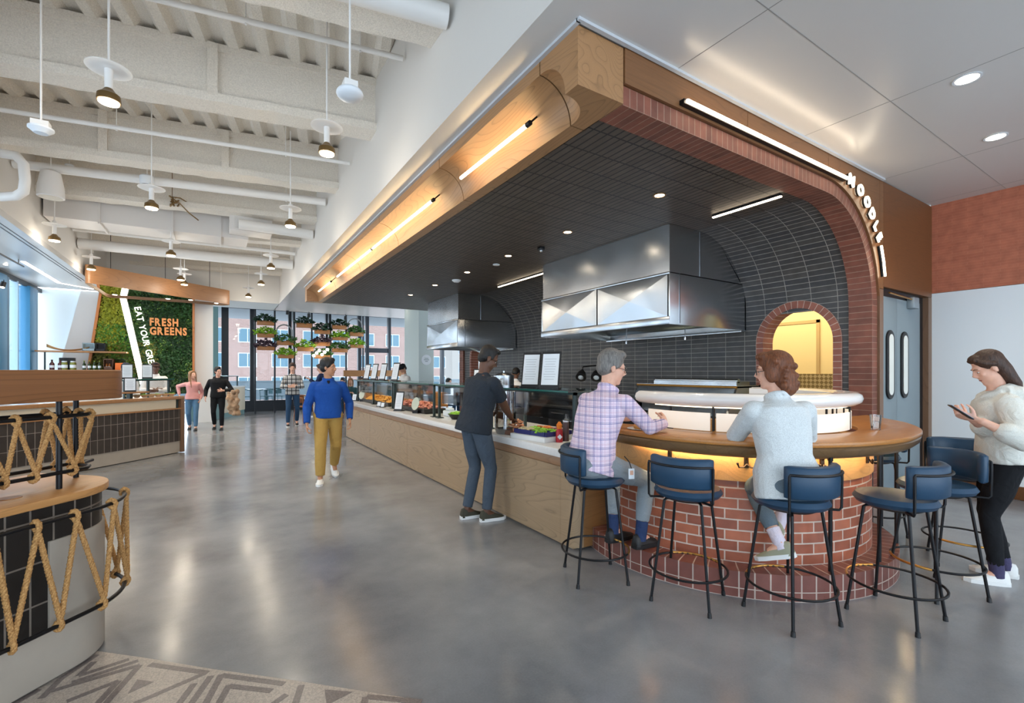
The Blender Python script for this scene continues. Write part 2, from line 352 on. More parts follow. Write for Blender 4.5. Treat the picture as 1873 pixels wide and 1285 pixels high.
# kitchen room behind the station
struct('wall_kitchen',MB().box(XW,XW+.1,YD,13,0,3.4).box(6.6,XW,7.5,7.6,0,3.4),BEIGEW)
struct('ceiling',MB().box(6.6,XW,YD+.1,7.6,3.4,3.5),WHITE)
kd=MB().box(XW-.012,XW,3.75,4.66,0,2.35); kd=struct('door_3',kd,BEIGEW)
kf=MB().box(XW-.02,XW,3.70,3.75,0,2.4).box(XW-.02,XW,4.66,4.71,0,2.4).box(XW-.02,XW,3.7,4.71,2.35,2.4); part('door_frame',kf,plain('tan_trim',S(190,160,110),.6),kd)
def diamond():
    m,nt,b=newmat('diamond_plate'); L=nt.links.new
    tc=nd(nt,'ShaderNodeTexCoord'); mp=nd(nt,'ShaderNodeMapping'); L(tc.outputs['UV'],mp.inputs[0]); mp.inputs['Rotation'].default_value=(0,0,R(45))
    ch=nd(nt,'ShaderNodeTexChecker',i_Scale=22.0); L(mp.outputs[0],ch.inputs['Vector']); ch.inputs[1].default_value=c4(S(150,128,88)); ch.inputs[2].default_value=c4(S(212,190,146))
    L(ch.outputs[0],b.inputs['Base Color']); b.inputs['Metallic'].default_value=.5; b.inputs['Roughness'].default_value=.35
    return m
DIAM=diamond()
struct('wall_kitchen_kickplate',MB().box(XW-.03,XW-.022,2.45,7.4,0,1.52),DIAM)
# windows on the left side: blue framed glazing
BLUEF=plain('blue_window_fin',S(58,120,160),.35,.2); BLUE2=plain('slate_window_fin',S(84,116,140),.4,.2); SILV=plain('silver_mullion',S(150,176,192),.35,.4)
w1=struct('window_1',MB().box(XL-.06,XL,-6,17.6,0,.12).box(XL-.06,XL,-6,17.6,3.7,HL),DARKF)
y=-5.6
while y<17.4:
    m=MB().box(XL-.16,XL+.06,y,y+.5,.12,3.72); part('fin',m,BLUEF,w1,bevel=.01)
    m=MB().box(XL-.14,XL+.03,y+.52,y+.60,.12,3.72); part('mullion',m,SILV,w1)
    m=MB().box(XL-.10,XL+.02,y+.62,y+.78,.12,3.72); part('fin',m,BLUE2,w1,bevel=.01)
    m=MB().box(XL-.12,XL+.02,y+1.3,y+1.36,.12,3.72); part('mullion',m,SILV,w1)
    m=MB().box(XL-.03,XL-.02,y+.78,y+2.0,.12,3.72); part('pane',m,WGLASS,w1)
    y+=2.0
# far window wall with black mullions
w2=struct('window_2',MB().box(.3,11.5,YF-.06,YF+.1,0,.42),DARKF)
def wx(px): t=(px-936.5)/852; return YF*(.5343+.8453*t)/(.8453-.5343*t)
for a,b in ((405,418),(457,466),(527,533),(535,539),(595,599),(601,605),(654,660),(668,674),(709,714),(806,811),(846,849)):
    part('mullion',MB().box(wx(a),wx(b),YF-.1,YF+.1,.4,4.3),DARKF,w2)
part('transom',MB().box(wx(418),wx(849),YF-.04,YF+.06,4.02,4.1),DARKF,w2)
part('transom',MB().box(wx(668),wx(714),YF-.07,YF+.07,2.42,2.62),DARKF,w2)
for a,b in ((418,457),(466,527),(539,595),(605,654),(674,709),(714,806),(811,846)):
    part('pane',MB().box(wx(a),wx(b),YF,YF+.012,.42,4.3),WGLASS,w2)
# end walls of the left bay
struct('wall_end',MB().box(XL-.1,-2.6,17.62,17.7,0,HL),plain('cool_white_wall',S(222,232,236),.6))
struct('wall_end_return',MB().prism([(-3.22,HL),(-2.70,HL),(-3.05,0),(-4.0,0)],17.38,17.62,lambda a,b,h:(a,h,b)),WHITE)
struct('wall_teal',MB().box(-.38,.02,20.4,20.9,0,4.3),TEAL); struct('wall_end_column',MB().box(-.62,-.12,17.24,17.5,0,HL),WHITE)
struct('wall_column',MB().box(5.56,6.08,14.5,15.87,0,HL),MINT)
rs=MB().lathe([(0,0),(.17,0),(.17,.015),(0,.015)],seg=24); rs.xf(Matrix.Translation((5.82,14.5,1.95))@Matrix.Rotation(R(90),4,'X'))
rsn=solo('round_wall_sign',rs,SHEET,'small round white sign with grey print on the pale green column','sign')
part('print',MB().box(5.75,5.89,14.483,14.485,1.99,2.01).box(5.73,5.91,14.483,14.485,1.94,1.96).box(5.77,5.87,14.483,14.485,1.89,1.91),plain('grey_print',S(120,140,140),.6),rsn)
# terrace and buildings outside
struct('floor',MB().box(-8,24,YF+.1,30,-.2,-.05),plain('terrace_paving',S(126,130,132),.7))
tp=plain('terrace_rail_glass',S(120,134,142),.2)
tr=solo('terrace_railing',MB().box(-8,24,29.6,29.66,1.0,1.06).box(-8,24,29.62,29.64,.0,1.0),tp,'pale glass railing along the far edge of the terrace','railing')
WFR=plain('pale_window_frame',S(158,162,162),.6)
struct('ceiling',MB().box(-8,24,YF+.3,26,4.12,4.3),plain('terrace_soffit',S(150,158,164),.7))
def fac(nm,lab,X0,X1,Y,Z0,Z1,cols,rows,ww,wh,mat,glz,dx):
    t=thing(nm,lab,'building',((X0+X1)/2,Y,Z0))
    part('wall',MB().box(X0,X1,Y,Y+10,Z0,Z1),mat,t)
    for cx in cols:
        for rz in rows:
            o=part('window',MB().box(cx-ww/2,cx+ww/2,Y-.05,Y+.05,rz-wh/2,rz+wh/2),WFR,t)
            o2=part('pane',MB().box(cx-ww/2+.12,cx-.06,Y-.09,Y-.05,rz-wh/2+.12,rz+wh/2-.12).box(cx+.06,cx+ww/2-.12,Y-.09,Y-.05,rz-wh/2+.12,rz+wh/2-.12),glz,o)
PINKB=brick('pink_brick',S(122,100,94),S(112,92,86),S(132,114,108),.6,.2,.02,.5,.9,0); WGL=plain('office_glass',S(58,88,102),.25)
fac('office_building','pink brick office block with rows of paired windows across the street','building' and -3,34,78,-12,30,[-.6+4.3*k for k in range(9)],[-.2,3.3,6.9,10.4,14],2.4,2.1,PINKB,WGL,0)
fac('stone_building','pale stone building with tall narrow windows right of the pink block','building' and 41,62,88,-12,11.5,[43,46,49,52,55],[-1.5,2.5,6.5],1.2,2.4,plain('pale_stone',S(128,126,122),.8),WGL,0)
# ================================================================== NOODLE STATION SHELL
X0,X1,ZB=1.97,2.38,3.41; YE=13.43; YC=2.74; RR=.285
can=thing('wood_canopy','long oak canopy edge with a concave cove above the serving counter','canopy',(X0,7.8,ZB))
def cove(y0,y1):
    pf=[(X0,HL-.012),(X0,ZB+RR)]+[(X0+RR*sin(R(a)),ZB+RR*cos(R(a))) for a in range(6,91,6)]+[(X1,ZB),(X1,HL-.012)]
    return MB().loft([[(x,y,z) for x,z in pf] for y in (y0,y1)])
seams=[YC,4.55,6.7,8.85,11.0,13.15]
for a,b in zip(seams,seams[1:]): part('cove_panel',cove(a+.006,b-.006),W_CAN,can,smooth=30)
# corner block, scooped by a ball end
cb=MB(); N=12
fy=lambda t:YC-.006-RR*sin(t)     # left face scoop outline
left=[(X0,YD,HL-.012),(X0,YD,ZB)]+[(X0,YC-.006-RR*cos(R(90*k/N)),ZB+RR*sin(R(90*k/N))) for k in range(N+1)]+[(X0,YC-.006,HL-.012)]
bot=[(X1,YD,ZB),(X1,YC-.006,ZB)]+[(X0+RR*cos(R(90*k/N)),YC-.006-RR*sin(R(90*k/N)),ZB) for k in range(N+1)]+[(X0,YD,ZB)]
cb.add(left,[tuple(range(len(left)))]); cb.add(bot,[tuple(range(len(bot)))])
sp=[[(X0+RR*cos(R(90*j/N))*sin(R(90*k/N)),YC-.006-RR*cos(R(90*j/N))*cos(R(90*k/N)),ZB+RR*sin(R(90*j/N))) for k in range(N+1)] for j in range(N)]+[[(X0,YC-.006,ZB+RR)]*(N+1)]
cb.loft(sp,closed=False,cap=False)
cb.quad((X0,YD,ZB),(X1,YD,ZB),(X1,YD,HL-.012),(X0,YD,HL-.012)); cb.quad((X1,YD,ZB),(X1,YC-.006,ZB),(X1,YC-.006,HL-.012),(X1,YD,HL-.012))
cb.quad((X0,YD,HL-.012),(X1,YD,HL-.012),(X1,YC-.006,HL-.012),(X0,YC-.006,HL-.012))
part('corner_block',cb,W_CAN,can,smooth=30,fix=False)
part('end_block',MB().box(X0,X1,13.16,YE,ZB,HL-.012),W_CAN,can)
part('ceiling_trim',MB().box(X0-.03,X0,YD-.03,YE,HL-.02,HL).box(X0-.03,6.6,YD-.05,YD-.02,HL-.02,HL),plain('trim_white',S(196,200,204),.4),can)
def ledtube(y0,y1,lab):
    x,z=2.10,3.53
    t=thing('linear_light',lab,'light',(x,(y0+y1)/2,z),0,'cove tube lights along the canopy')
    part('tube',MB().cyl((x,y0+.05,z),(x,y1,z),.016,seg=12),LEDW,t)
    part('end_cap',MB().cyl((x,y0,z),(x,y0+.05,z),.021,seg=12).cyl((x,y0+.02,z),(x+.08,y0+.02,z+.08),.008),BLACK,t)
    part('bracket',MB().cyl((x,y1-.02,z),(x+.08,y1-.02,z+.08),.008),BLACK,t)
ledtube(3.05,4.3,'short warm tube light in the oak cove nearest the corner block')
ledtube(5.0,7.5,'long warm tube light in the middle of the oak cove')
ledtube(7.52,10.1,'long warm tube light in the oak cove beyond the middle one')
ledtube(10.72,12.2,'farthest and shortest warm tube light in the oak cove')
# tiled ceiling, vault and back wall
CX,CZ,RV=5.36,2.33,1.09; XB=CX+RV; ZT=CZ+RV
def vault(x0,y0,y1,th=.02,zlow=None):
    pf=[(x0,ZT)]+[(CX+RV*sin(R(a)),CZ+RV*cos(R(a))) for a in range(0,91,5)]
    return pf
pf=vault(X1,0,0)
vm=MB(); cum=[0]
for a,b in zip(pf,pf[1:]): cum.append(cum[-1]+hypot(a[0]-b[0],a[1]-b[1]))
n=len(pf)
vm.add([(x,y,z) for y in (2.52,YE) for x,z in pf],[(k,k+1,n+k+1,n+k) for k in range(n-1)],[[(2.52,cum[k]),(2.52,cum[k+1]),(YE,cum[k+1]),(YE,cum[k])] for k in range(n-1)])
vs=struct('ceiling',MB().add(vm.v[:2]+vm.v[n:n+2],[(0,1,3,2)],[[(2.52,0),(2.52,cum[1]),(YE,cum[1]),(YE,0)]]),TILE_C,smooth=0,fix=False)
vm2=MB(); vm2.v=vm.v; vm2.f=vm.f[1:]; vm2.u=vm.u[1:]
struct('wall_vault',vm2,TILE_V,smooth=30,fix=False)
struct('ceiling',MB().box(X1,XB+.02,2.5,YE,ZT+.02,ZT+.05).box(X1,X1+.02,2.5,YE,ZT,HL),BLK)
def uvrot(mb):    # uv from (y,z)
    mb.u=[[(mb.v[i][1],mb.v[i][2]+cum[-1]*0+.02) for i in f] for f in mb.f]; return mb
def hole(yc): return [(yc-.44,.9)]+[(yc-.44*cos(R(a)),1.95+.44*sin(R(a))) for a in range(0,181,10)]+[(yc+.44,.9)]
Y1,Y2=3.19,12.05
wl=MB(); F=lambda a,b,h:(h,a,b)
def wallpiece(ya,yc,yb):
    h=hole(yc); left=[(ya,CZ),(ya,0)]+[(yc-.44,0)]+h[:11]+[(yc,CZ)]
    # keep it as two n-gons split at the crown
    wl.prism([(ya,0),(yc-.44,0),(yc-.44,.9)]+[(yc-.44*cos(R(a)),1.95+.44*sin(R(a))) for a in range(0,91,10) if 1.95+.44*sin(R(a))<CZ-.0]+[(yc-.44*cos(math.asin((CZ-1.95)/.44)),CZ),(ya,CZ)],XB,XB+.2,F)
    wl.prism([(yb,0),(yc+.44,0),(yc+.44,.9)]+[(yc+.44*cos(R(a)),1.95+.44*sin(R(a))) for a in range(0,91,10) if 1.95+.44*sin(R(a))<CZ-.0]+[(yc+.44*cos(math.asin((CZ-1.95)/.44)),CZ),(yb,CZ)],XB,XB+.2,F)
    wl.box(XB,XB+.2,yc-.44,yc+.44,0,.9)
wallpiece(2.5,Y1,4.6); wl.box(XB,XB+.2,4.6,11.2,0,CZ); wallpiece(11.2,Y2,12.95)
uvrot(wl); struct('wall_back',wl,TILE_V,smooth=0)
def passarch(yc,name):
    pts=[(yc-.49,z) for z in (.9,1.4)]+[(yc-.49*cos(R(a)),1.95+.49*sin(R(a))) for a in range(0,181,6)]+[(yc+.49,z) for z in (1.4,.9)]
    def off(k,d):
        a,b=pts[max(k-1,0)],pts[min(k+1,len(pts)-1)]; t=V((b[0]-a[0],b[1]-a[1])).normalized(); nn=V((-t.y,t.x)); return (pts[k][0]+nn.x*d,pts[k][1]+nn.y*d)
    m=MB(); m.loft([[(XB-.012,*off(k,.047)),(XB-.012,*off(k,-.052)),(XB+.24,*off(k,-.052)),(XB+.24,*off(k,.047))] for k in range(len(pts))])
    return struct(name,m,B_RING,smooth=25)
passarch(Y1,'trim_1'); passarch(Y2,'trim_2')
struct('trim_7',MB().box(XB-.05,XB+.25,12.95,13.2,0,3.4),B_ARCH)
# big brick arch on the front plane
def archpt(r,a): return (5.33+r*sin(R(a)),2.33+r*cos(R(a)))
path=[(2.385,0,1)]+[(x,0,1) for x in (3.2,4.2)]
m=MB(); rings=[]
def ring(xi,zi,xo,zo): return [(xi,YD+.012,zi),(xo,YD+.012,zo),(xo,YD+.25,zo),(xi,YD+.25,zi)]
ri,ro=1.08,1.215
for x in (2.385,3.0,3.6,4.2,4.8): rings.append(ring(x,2.33+ri,x,2.33+ro))
for a in range(0,91,5): i=archpt(ri,a); o=archpt(ro,a); rings.append(ring(i[0],i[1],o[0],o[1]))
for z in (1.8,1.2,.6,0): rings.append(ring(5.33+ri,z,5.33+ro,z))
m.loft(rings); struct('trim_3',m,B_ARCH,smooth=25)
# oak fascia above the arch, with the lettering panel and door panels
fas=thing('wood_fascia','oak fascia boards above the brick arch carrying the lit letters','fascia',(5.0,YD,3.5))
ro2=ro+.005
def toparc(x0,x1):
    pts=[]; 
    if x0<5.33: pts.append((x0,2.33+ro2))
    N=16
    for k in range(N+1):
        x=5.33+(x1-5.33)*k/N if x0<5.33 else x0+(x1-x0)*k/N
        if x<5.33: continue
        dx=min(ro2,x-5.33); pts.append((x,2.33+sqrt(max(0,ro2**2-dx*dx))))
    if x1<=5.33: pts=[(x0,2.33+ro2),(x1,2.33+ro2)]
    return pts+[(x1,HL-.012),(x0,HL-.012)]
G=lambda a,b,h:(a,h,b)
for a,b in ((2.386,3.86),(3.866,5.3),(5.306,6.545)): part('fascia_panel',MB().prism(toparc(a,b),YD-.012,YD+.17,G),W_FAS,fas)
part('fascia_panel',MB().box(6.55,6.652,YD-.012,YD+.09,2.53,HL-.012),W_FAS,fas)
part('fascia_panel',MB().box(6.656,XW-.002,YD-.012,YD+.09,2.56,HL-.012),W_DOOR,fas)
struct('trim_4',MB().box(6.552,6.652,YD-.012,YD+.25,0,2.525),W_JAMB); struct('trim_5',MB().box(8.10,XW-.003,YD-.012,YD+.1,0,2.555),W_JAMB)
struct('trim_6',MB().box(7.90,8.10,YD+.05,YD+.1,0,2.555).box(6.66,7.9,YD+.03,YD+.1,2.46,2.555),BLK)
DGREY=plain('grey_door_laminate',S(128,142,148),.45); 
for k,(a,b,s0,s1) in enumerate(((6.66,7.145,6.80,7.02),(7.15,7.90,7.24,7.46))):
    d=struct('door_%d'%(k+1),MB().box(a,b,YD+.02,YD+.06,.02,2.46),DGREY,bevel=.004)
    def stad(w,h0,h1):
        c=(s0+s1)/2; r=w/2
        return [(c+r*cos(R(t)),h1-r+r*sin(R(t))) for t in range(0,181,15)]+[(c+r*cos(R(t)),h0+r+r*sin(R(t))) for t in range(180,361,15)]
    part('gasket',MB().prism(stad(.22,1.22,2.06),YD-.002,YD+.02,G),BLK,d,bevel=.008)
    part('vision_panel',MB().prism(stad(.13,1.27,2.01),YD-.006,YD-.002,G),plain('vision_painted_lit_room',S(232,234,226),.2),d)  # opaque pale colour painted in for the lit kitchen seen through the slot
cl=solo('door_closer',MB().box(7.45,7.62,YD-.06,YD+.02,2.36,2.50),plain('grey_metal',S(150,160,166),.4,.5),'grey metal closer box above the right door leaf','door closer',bevel=.01)
part('arm',MB().cyl((6.8,YD-.02,2.50),(7.5,YD-.03,2.47),.01),BRASS,cl)
# LED bar and letters on the fascia
lb=thing('linear_light','long lit bar along the oak fascia leading to the letters','light',(4.3,YD-.06,3.60))
part('lens',MB().box(2.98,5.62,YD-.075,YD-.055,3.575,3.60),LEDN,lb,bevel=.004); part('housing',MB().box(2.96,5.62,YD-.055,YD-.013,3.57,3.605),BLACK,lb)
def text(s,size,ext,bold=0,align='CENTER'):
    c=bpy.data.curves.new('t','FONT'); c.body=s; c.size=size; c.extrude=ext; c.align_x=align; c.offset=bold; c.resolution_u=3
    o=bpy.data.objects.new('t',c); COL.objects.link(o); dg=bpy.context.evaluated_depsgraph_get()
    me=bpy.data.meshes.new_from_object(o.evaluated_get(dg)); COL.objects.unlink(o); bpy.data.objects.remove(o); bpy.data.curves.remove(c)
    return me
sg=thing('letter_sign','glowing channel letters NOODLE curving down the oak fascia','sign',(6.1,YD,3.3))
def letter(ch,x,z,a,size=.175):
    me=text(ch,size,.008,0); 
    bb=[(min(v.co[k] for v in me.vertices)+max(v.co[k] for v in me.vertices))/2 for k in (0,1)]
    M0=Matrix(((1,0,0,x-sg.location.x),(0,0,-1,YD-.05-sg.location.y),(0,1,0,z-sg.location.z),(0,0,0,1)))@Matrix.Rotation(-R(a),4,'Z')@Matrix.Translation((-bb[0],-bb[1],0))
    me.transform(M0); o=part('letter',me,LEDL,sg)
    me2=me.copy(); 
    for v in me2.vertices: v.co.y=v.co.y+.022; v.co.x+=.0
    part('letter_back',me2,BLACK,sg)
for ch,x,z,a in (('N',5.735,3.60,10),('O',5.952,3.54,22),('O',6.12,3.445,33),('D',6.25,3.33,41),('L',6.355,3.215,47),('E',6.44,3.10,53)): letter(ch,x,z,a)
sb=thing('linear_light','short slanted lit bar on the oak fascia below the letters','light',(6.53,YD-.05,2.66))
pts=[(6.36+.0,3.0)]
a0,b0=V((6.485,YD-.05,3.01)),V((6.592,YD-.05,2.667))
part('lens',MB().tube([a0,(a0+b0)/2+V((.012,0,.004)),b0],.012,8),LEDN,sb); part('housing',MB().tube([a0+V((0,.025,0)),(a0+b0)/2+V((.012,.025,.004)),b0+V((0,.025,0))],.018,8),BLACK,sb)
# ceiling downlights
for k,(x,y) in enumerate(((3.95,3.33),(3.95,4.86),(3.95,6.36),(3.95,7.82),(3.95,9.35),(3.95,10.85))):
    d=thing('downlight','recessed downlight in the dark tile ceiling, '+('nearest','second','third','fourth','fifth','sixth')[k]+' from the front arch','downlight',(x,y,ZT-.004),0,'downlights in the dark tile ceiling')
    part('lens',MB().lathe([(0,0),(.05,0),(.05,.004),(0,.004)],(x,y,ZT-.005),16),DL,d); part('trim_ring',MB().lathe([(.05,0),(.068,0),(.066,.006),(.05,.006)],(x,y,ZT-.007),16),BRASS,d)
def downl(x,y,z,lab,gr,r=.06):
    d=thing('downlight',lab,'downlight',(x,y,z),0,gr)
    part('lens',MB().lathe([(0,0),(r,0),(r,.004),(0,.004)],(x,y,z-.005),16),DL,d); part('trim_ring',MB().lathe([(r,0),(r*1.25,0),(r*1.2,.006),(r,.006)],(x,y,z-.007),16),SHEET,d)
downl(4.88,1.16,HL,'nearer of the two downlights in the white ceiling over the bar','downlights in the white ceiling',.07)
downl(6.32,1.30,HL,'downlight in the white ceiling nearer the red brick wall','downlights in the white ceiling',.07)
for x,y,l in ((3.0,14.6,'left'),(5.3,15.6,'right')): downl(x,y,HL,l+' downlight in the low white ceiling past the far end of the canopy','far low ceiling downlights')
def ceilbar(y0,y1,x,z,lab):
    t=thing('linear_light',lab,'light',(x,(y0+y1)/2,z)); part('lens',MB().box(x-.014,x+.014,y0,y1,z-.012,z),LEDN,t); part('housing',MB().box(x-.02,x+.02,y0,y1,z,z+.02),BLACK,t)
ceilbar(2.62,3.42,5.0,ZT-.022,'warm light bar on the dark tile ceiling between near hood and brick arch')
ceilbar(6.9,8.7,5.15,ZT-.022,'warm light bar on the dark tile ceiling between the two hoods')
sd=thing('smoke_detector','white dome smoke detector on the dark tile ceiling near the far hood','detector',(4.1,9.75,ZT-.05)); part('body',MB().lathe([(0,0),(.05,.0),(.09,.03),(.09,.048),(0,.048)],(4.1,8.6,ZT-.05),20),SHEET,sd)
cm=thing('ceiling_sensor','small black square sensor on the dark tile ceiling','sensor',(4.0,5.8,ZT-.06)); part('body',MB().box(4.05,4.13,5.62,5.70,ZT-.05,ZT),BLK,cm,bevel=.005); part('lens',MB().ell((4.09,5.66,ZT-.055),.022),STEEL,cm)
cs=solo('ceiling_disc',MB().lathe([(0,0),(.06,0),(.06,.012),(0,.012)],(4.1,7.0,ZT-.012),20),SHEET,'flat white disc on the dark tile ceiling between two downlights','sensor')
# hoods
def hood(y0,y1,split,lab):
    xf=4.8; zb,zm=2.15,2.81
    h=thing('exhaust_hood',lab,'hood',((xf+XB)/2,(y0+y1)/2,zb),0,'stainless exhaust hoods')
    pf=[(xf,zm),(xf,ZT-.004)]+[(CX+(RV+.012)*sin(R(a)),CZ+(RV-.004+.014*sin(R(a)))*cos(R(a))) for a in range(0,66,5)]+[(6.37,zm)]
    part('upper_housing',MB().loft([[(x,y,z) for x,z in pf] for y in (y0+.02,y1-.02)]),STEEL,h,smooth=20)
    lw=MB()
    lw.box(xf-.02,XB+.004,y0,y0+.02,zb,zm).box(xf-.02,XB+.004,y1-.02,y1,zb,zm).box(xf-.02,XB-.02,y0,y1,zm-.02,zm-.002)
    lw.box(XB-.05,XB-.02,y0,y1,zb-.02,zm).box(XB-.14,XB-.05,y0,y1,zb-.03,zb)
    part('lower_housing',lw,STEEL,h,bevel=.003)
    part('filter_bank',MB().loft([[(xf+.15,y,zm-.04),(XB-.12,y,zb+.08),(XB-.12,y,zb+.1),(xf+.15,y,zm-.02)] for y in (y0+.05,y1-.05)]),STEEL2,h)
    fp=MB(); es=[y0,split,y1] if split else [y0,y1]
    for a,b in zip(es,es[1:]):
        a+=.035; b-=.035; c=((a+b)/2); z0,z1=zb+.10,zm-.035; zc=(z0+z1)/2
        P=[(xf-.022,a,z0),(xf-.022,b,z0),(xf-.022,b,z1),(xf-.022,a,z1),(xf-.036,c,zc)]
        fp=MB().add(P,[(0,1,4),(1,2,4),(2,3,4),(3,0,4)]); part('crossbroken_panel',fp,STEEL2,h,smooth=0)
    part('front_frame',MB().box(xf-.03,xf-.018,y0,y1,zm-.03,zm).box(xf-.03,xf-.018,y0,y1,zb,zb+.10),STEEL2,h,bevel=.003)
    if split: part('seam_strip',MB().box(xf-.034,xf-.018,split-.02,split+.02,zb+.1,zm-.03),STEEL2,h)
    part('seam_strip',MB().box(xf+.16,xf+.175,y0-.006,y0,zb+.02,zm),STEEL2,h); part('seam_strip',MB().box(xf+.6,xf+.612,y0+.012,y0+.02,zm,ZT-.02),STEEL2,h)
    for y in ((y0+(y1-y0)*.3),(y0+(y1-y0)*.75)):
        part('sprinkler_nozzle',MB().cyl((XB-.3,y,zb-.10),(XB-.3,y,zb+.4),.008).cyl((XB-.3,y,zb-.10),(XB-.3,y,zb-.06),.016),CHROME,h)
    part('hood_lamp',MB().box(xf+.5,xf+.7,y0+.3,y1-.3,zm-.036,zm-.026),glow('hood_lamp_warm',(1,.86,.5),5),h)
    return h
hood(3.87,6.6,5.21,'large near stainless exhaust hood with two cross broken front panels')
hood(9.95,11.85,None,'smaller far stainless exhaust hood glowing warm on its side')
# ================================================================== SERVING COUNTER
XC=2.58; YN,YB=3.12,11.63
ct=thing('serving_counter','long oak fronted serving counter with white quartz top','counter',(3.05,7.4,0))
fy=[3.30,5.1,7.3,9.5,11.55]
for a,b in zip(fy,fy[1:]): part('front_panel',MB().box(XC+.02,XC+.06,a+.002,b-.002,.02,.70),W_CNT,ct)
part('corner_post',MB().loft([[(XC+.02+.10-.10*cos(R(t)),3.20-.10*sin(R(t))+.0,z) for t in range(0,91,10)]+[(XC+.12,3.30,z),(XC+.02,3.30,z)] for z in (.02,.70)]),W_JAMB and W_CNT,ct)
part('end_panel',MB().box(XC+.12,3.02,3.10,3.14,.02,.70),W_CNTX,ct)
part('skirting',MB().box(XC+.05,3.0,3.16,11.5,0,.03),W_CNT,ct)
part('rail_band',MB().box(XC+.035,3.02,3.13,11.56,.70,.786),W_BAND,ct,bevel=.008)
sl=MB().loft([[(XC+.08-.08*cos(R(t)),3.14-.08*sin(R(t)),z) for t in range(0,91,10)]+[(3.02,3.06,z),(3.62,3.9,z),(3.62,YB,z),(XC,YB,z)] for z in (.786,.86)])
part('quartz_top',sl,QUARTZ,ct,bevel=.006)
part('cabinet_body',MB().box(3.0,3.55,3.85,11.5,.05,.78),plain('cabinet_steel',S(120,120,118),.35,.7),ct)
# sneeze guard
def guard(y0,y1,lab,n):
    g=thing('sneeze_guard',lab,'sneeze guard',(3.0,(y0+y1)/2,.86),0,'glass sneeze guards on the serving counter')
    for k in range(n):
        y=y0+(y1-y0)*k/(n-1)
        part('post',MB().box(2.80,2.835,y-.018,y+.018,.872,1.335).box(2.77,2.87,y-.05,y+.05,.86,.872),DKGREEN,g,bevel=.003)
        part('post',MB().box(3.3,3.33,y-.018,y+.018,.86,1.335),DKGREEN,g,bevel=.003)
    part('shelf_rail',MB().box(2.795,2.825,y0-.03,y1+.03,1.335,1.36).box(2.795,3.34,y0-.03,y0,1.335,1.36).box(2.795,3.34,y1,y1+.03,1.335,1.36),DKGREEN,g)
    part('glass_shelf',MB().box(2.72,3.36,y0-.02,y1+.02,1.36,1.372),GLASSG,g); part('glass_edge',MB().box(2.716,2.72,y0-.02,y1+.02,1.358,1.374),EDGEG,g)
    part('front_glass',MB().box(2.84,2.85,y0+.03,y1-.03,1.08,1.335),GLASS,g)
    part('shelf_light',MB().box(3.0,3.03,y0+.1,y1-.1,1.325,1.335),LEDW if 0 else glow('shelf_led',(1,.86,.62),5),g)
guard(3.36,6.5,'glass sneeze guard nearest the brick bar with green black posts',3)
guard(6.7,8.6,'middle glass sneeze guard behind the person in the dark tee',2)
guard(8.7,11.3,'far glass sneeze guard over the trays of fried food',3)
def menu(x,y,z,h,w,lab,gr,yaw=0,tilt=12,fr=BLK):
    t=thing('menu_holder',lab,'menu',(x,y,z),R(yaw),gr)
    ti=R(tilt)
    m=MB().obox((0,0,h/2+.01),(w,.012,h)); m.xf(Matrix.Rotation(-ti,4,'X')); part('frame',m,fr,t,local=True)
    m=MB().obox((0,-.008,h/2+.01),(w*.86,.003,h*.86)); m.xf(Matrix.Rotation(-ti,4,'X')); part('page',m,SHEET,t,local=True)
    m=MB()
    for k in range(9): m.obox((-.02*w,-.0105,h*(.25+.07*k)),(w*(.5+.2*((k*7)%3)/3),.001,.004))
    m.xf(Matrix.Rotation(-ti,4,'X')); part('print',m,plain('menu_print',S(170,176,182),.7) if 'menu_print' not in bpy.data.materials else bpy.data.materials['menu_print'],t,local=True)
    m=MB().obox((0,.03,.006),(w,.10,.012)); part('foot',m,fr,t,local=True)
    return t
menu(2.98,4.34,1.372,.40,.22,'left of two tall white menu sheets on the near glass shelf','menu sheets on the near glass shelf',-58)
menu(3.02,4.03,1.372,.40,.22,'right of two tall white menu sheets on the near glass shelf','menu sheets on the near glass shelf',-58)
for k,(y,l) in enumerate(((8.95,'nearest'),(9.75,'second nearest'),(10.4,'third nearest'),(11.0,'farthest'))):
    menu(2.92,y,1.372,.36,.22,l+' of the row of menu sheets on the far glass shelf','menu sheets on the far glass shelf',-75)
menu(2.70,8.05,.86,.34,.17,'tall menu sheet standing on the quartz counter by the fried food','menu sheets on the counter',-55)
menu(2.75,11.4,1.0-.14,.16,.14,'small menu sheet at the far end of the quartz counter','menu sheets on the counter',-60)
menu(3.9,7.3,1.3,.3,.2,'menu sheet standing behind the shoulder of the person in the dark tee','menu sheets on the near glass shelf',-50)
# round paddle signs and name cards
for x,y,z,l in ((2.8,7.45,.86,'near'),(2.86,11.1,.86,'far')):
    t=thing('serving_scoop',l+' pale round serving paddle leaning by a guard post','scoop',(x,y,z),R(-50),'leaning serving paddles')
    m=MB().lathe([(0,0),(.085,0),(.085,.01),(0,.01)],seg=20); m.xf(Matrix.Translation((0,0,.16))@Matrix.Rotation(R(70),4,'X')@Matrix.Diagonal((.8,1.3,1,1))); part('paddle',m,plain('pale_paddle',S(196,202,186),.5),t,local=True)
    part('handle',MB().obox((.0,.05,.25),(.035,.012,.2),0,R(-20)),BLK,t,local=True); part('foot',MB().box(-.05,.05,-.02,.08,0,.05),BLK,t,local=True)
for k,(y,l) in enumerate(((9.3,'left'),(9.05,'right'))):
    t=thing('name_card',l+' of the two small white label cards on the counter edge','card',(2.72,y,.86),R(-60),'small white label cards'); part('card',MB().obox((0,.01,.045),(.08,.004,.09),0,R(-15)),SHEET,t,local=True); part('base',MB().box(-.05,.05,-.02,.05,0,.012),BLK,t,local=True)
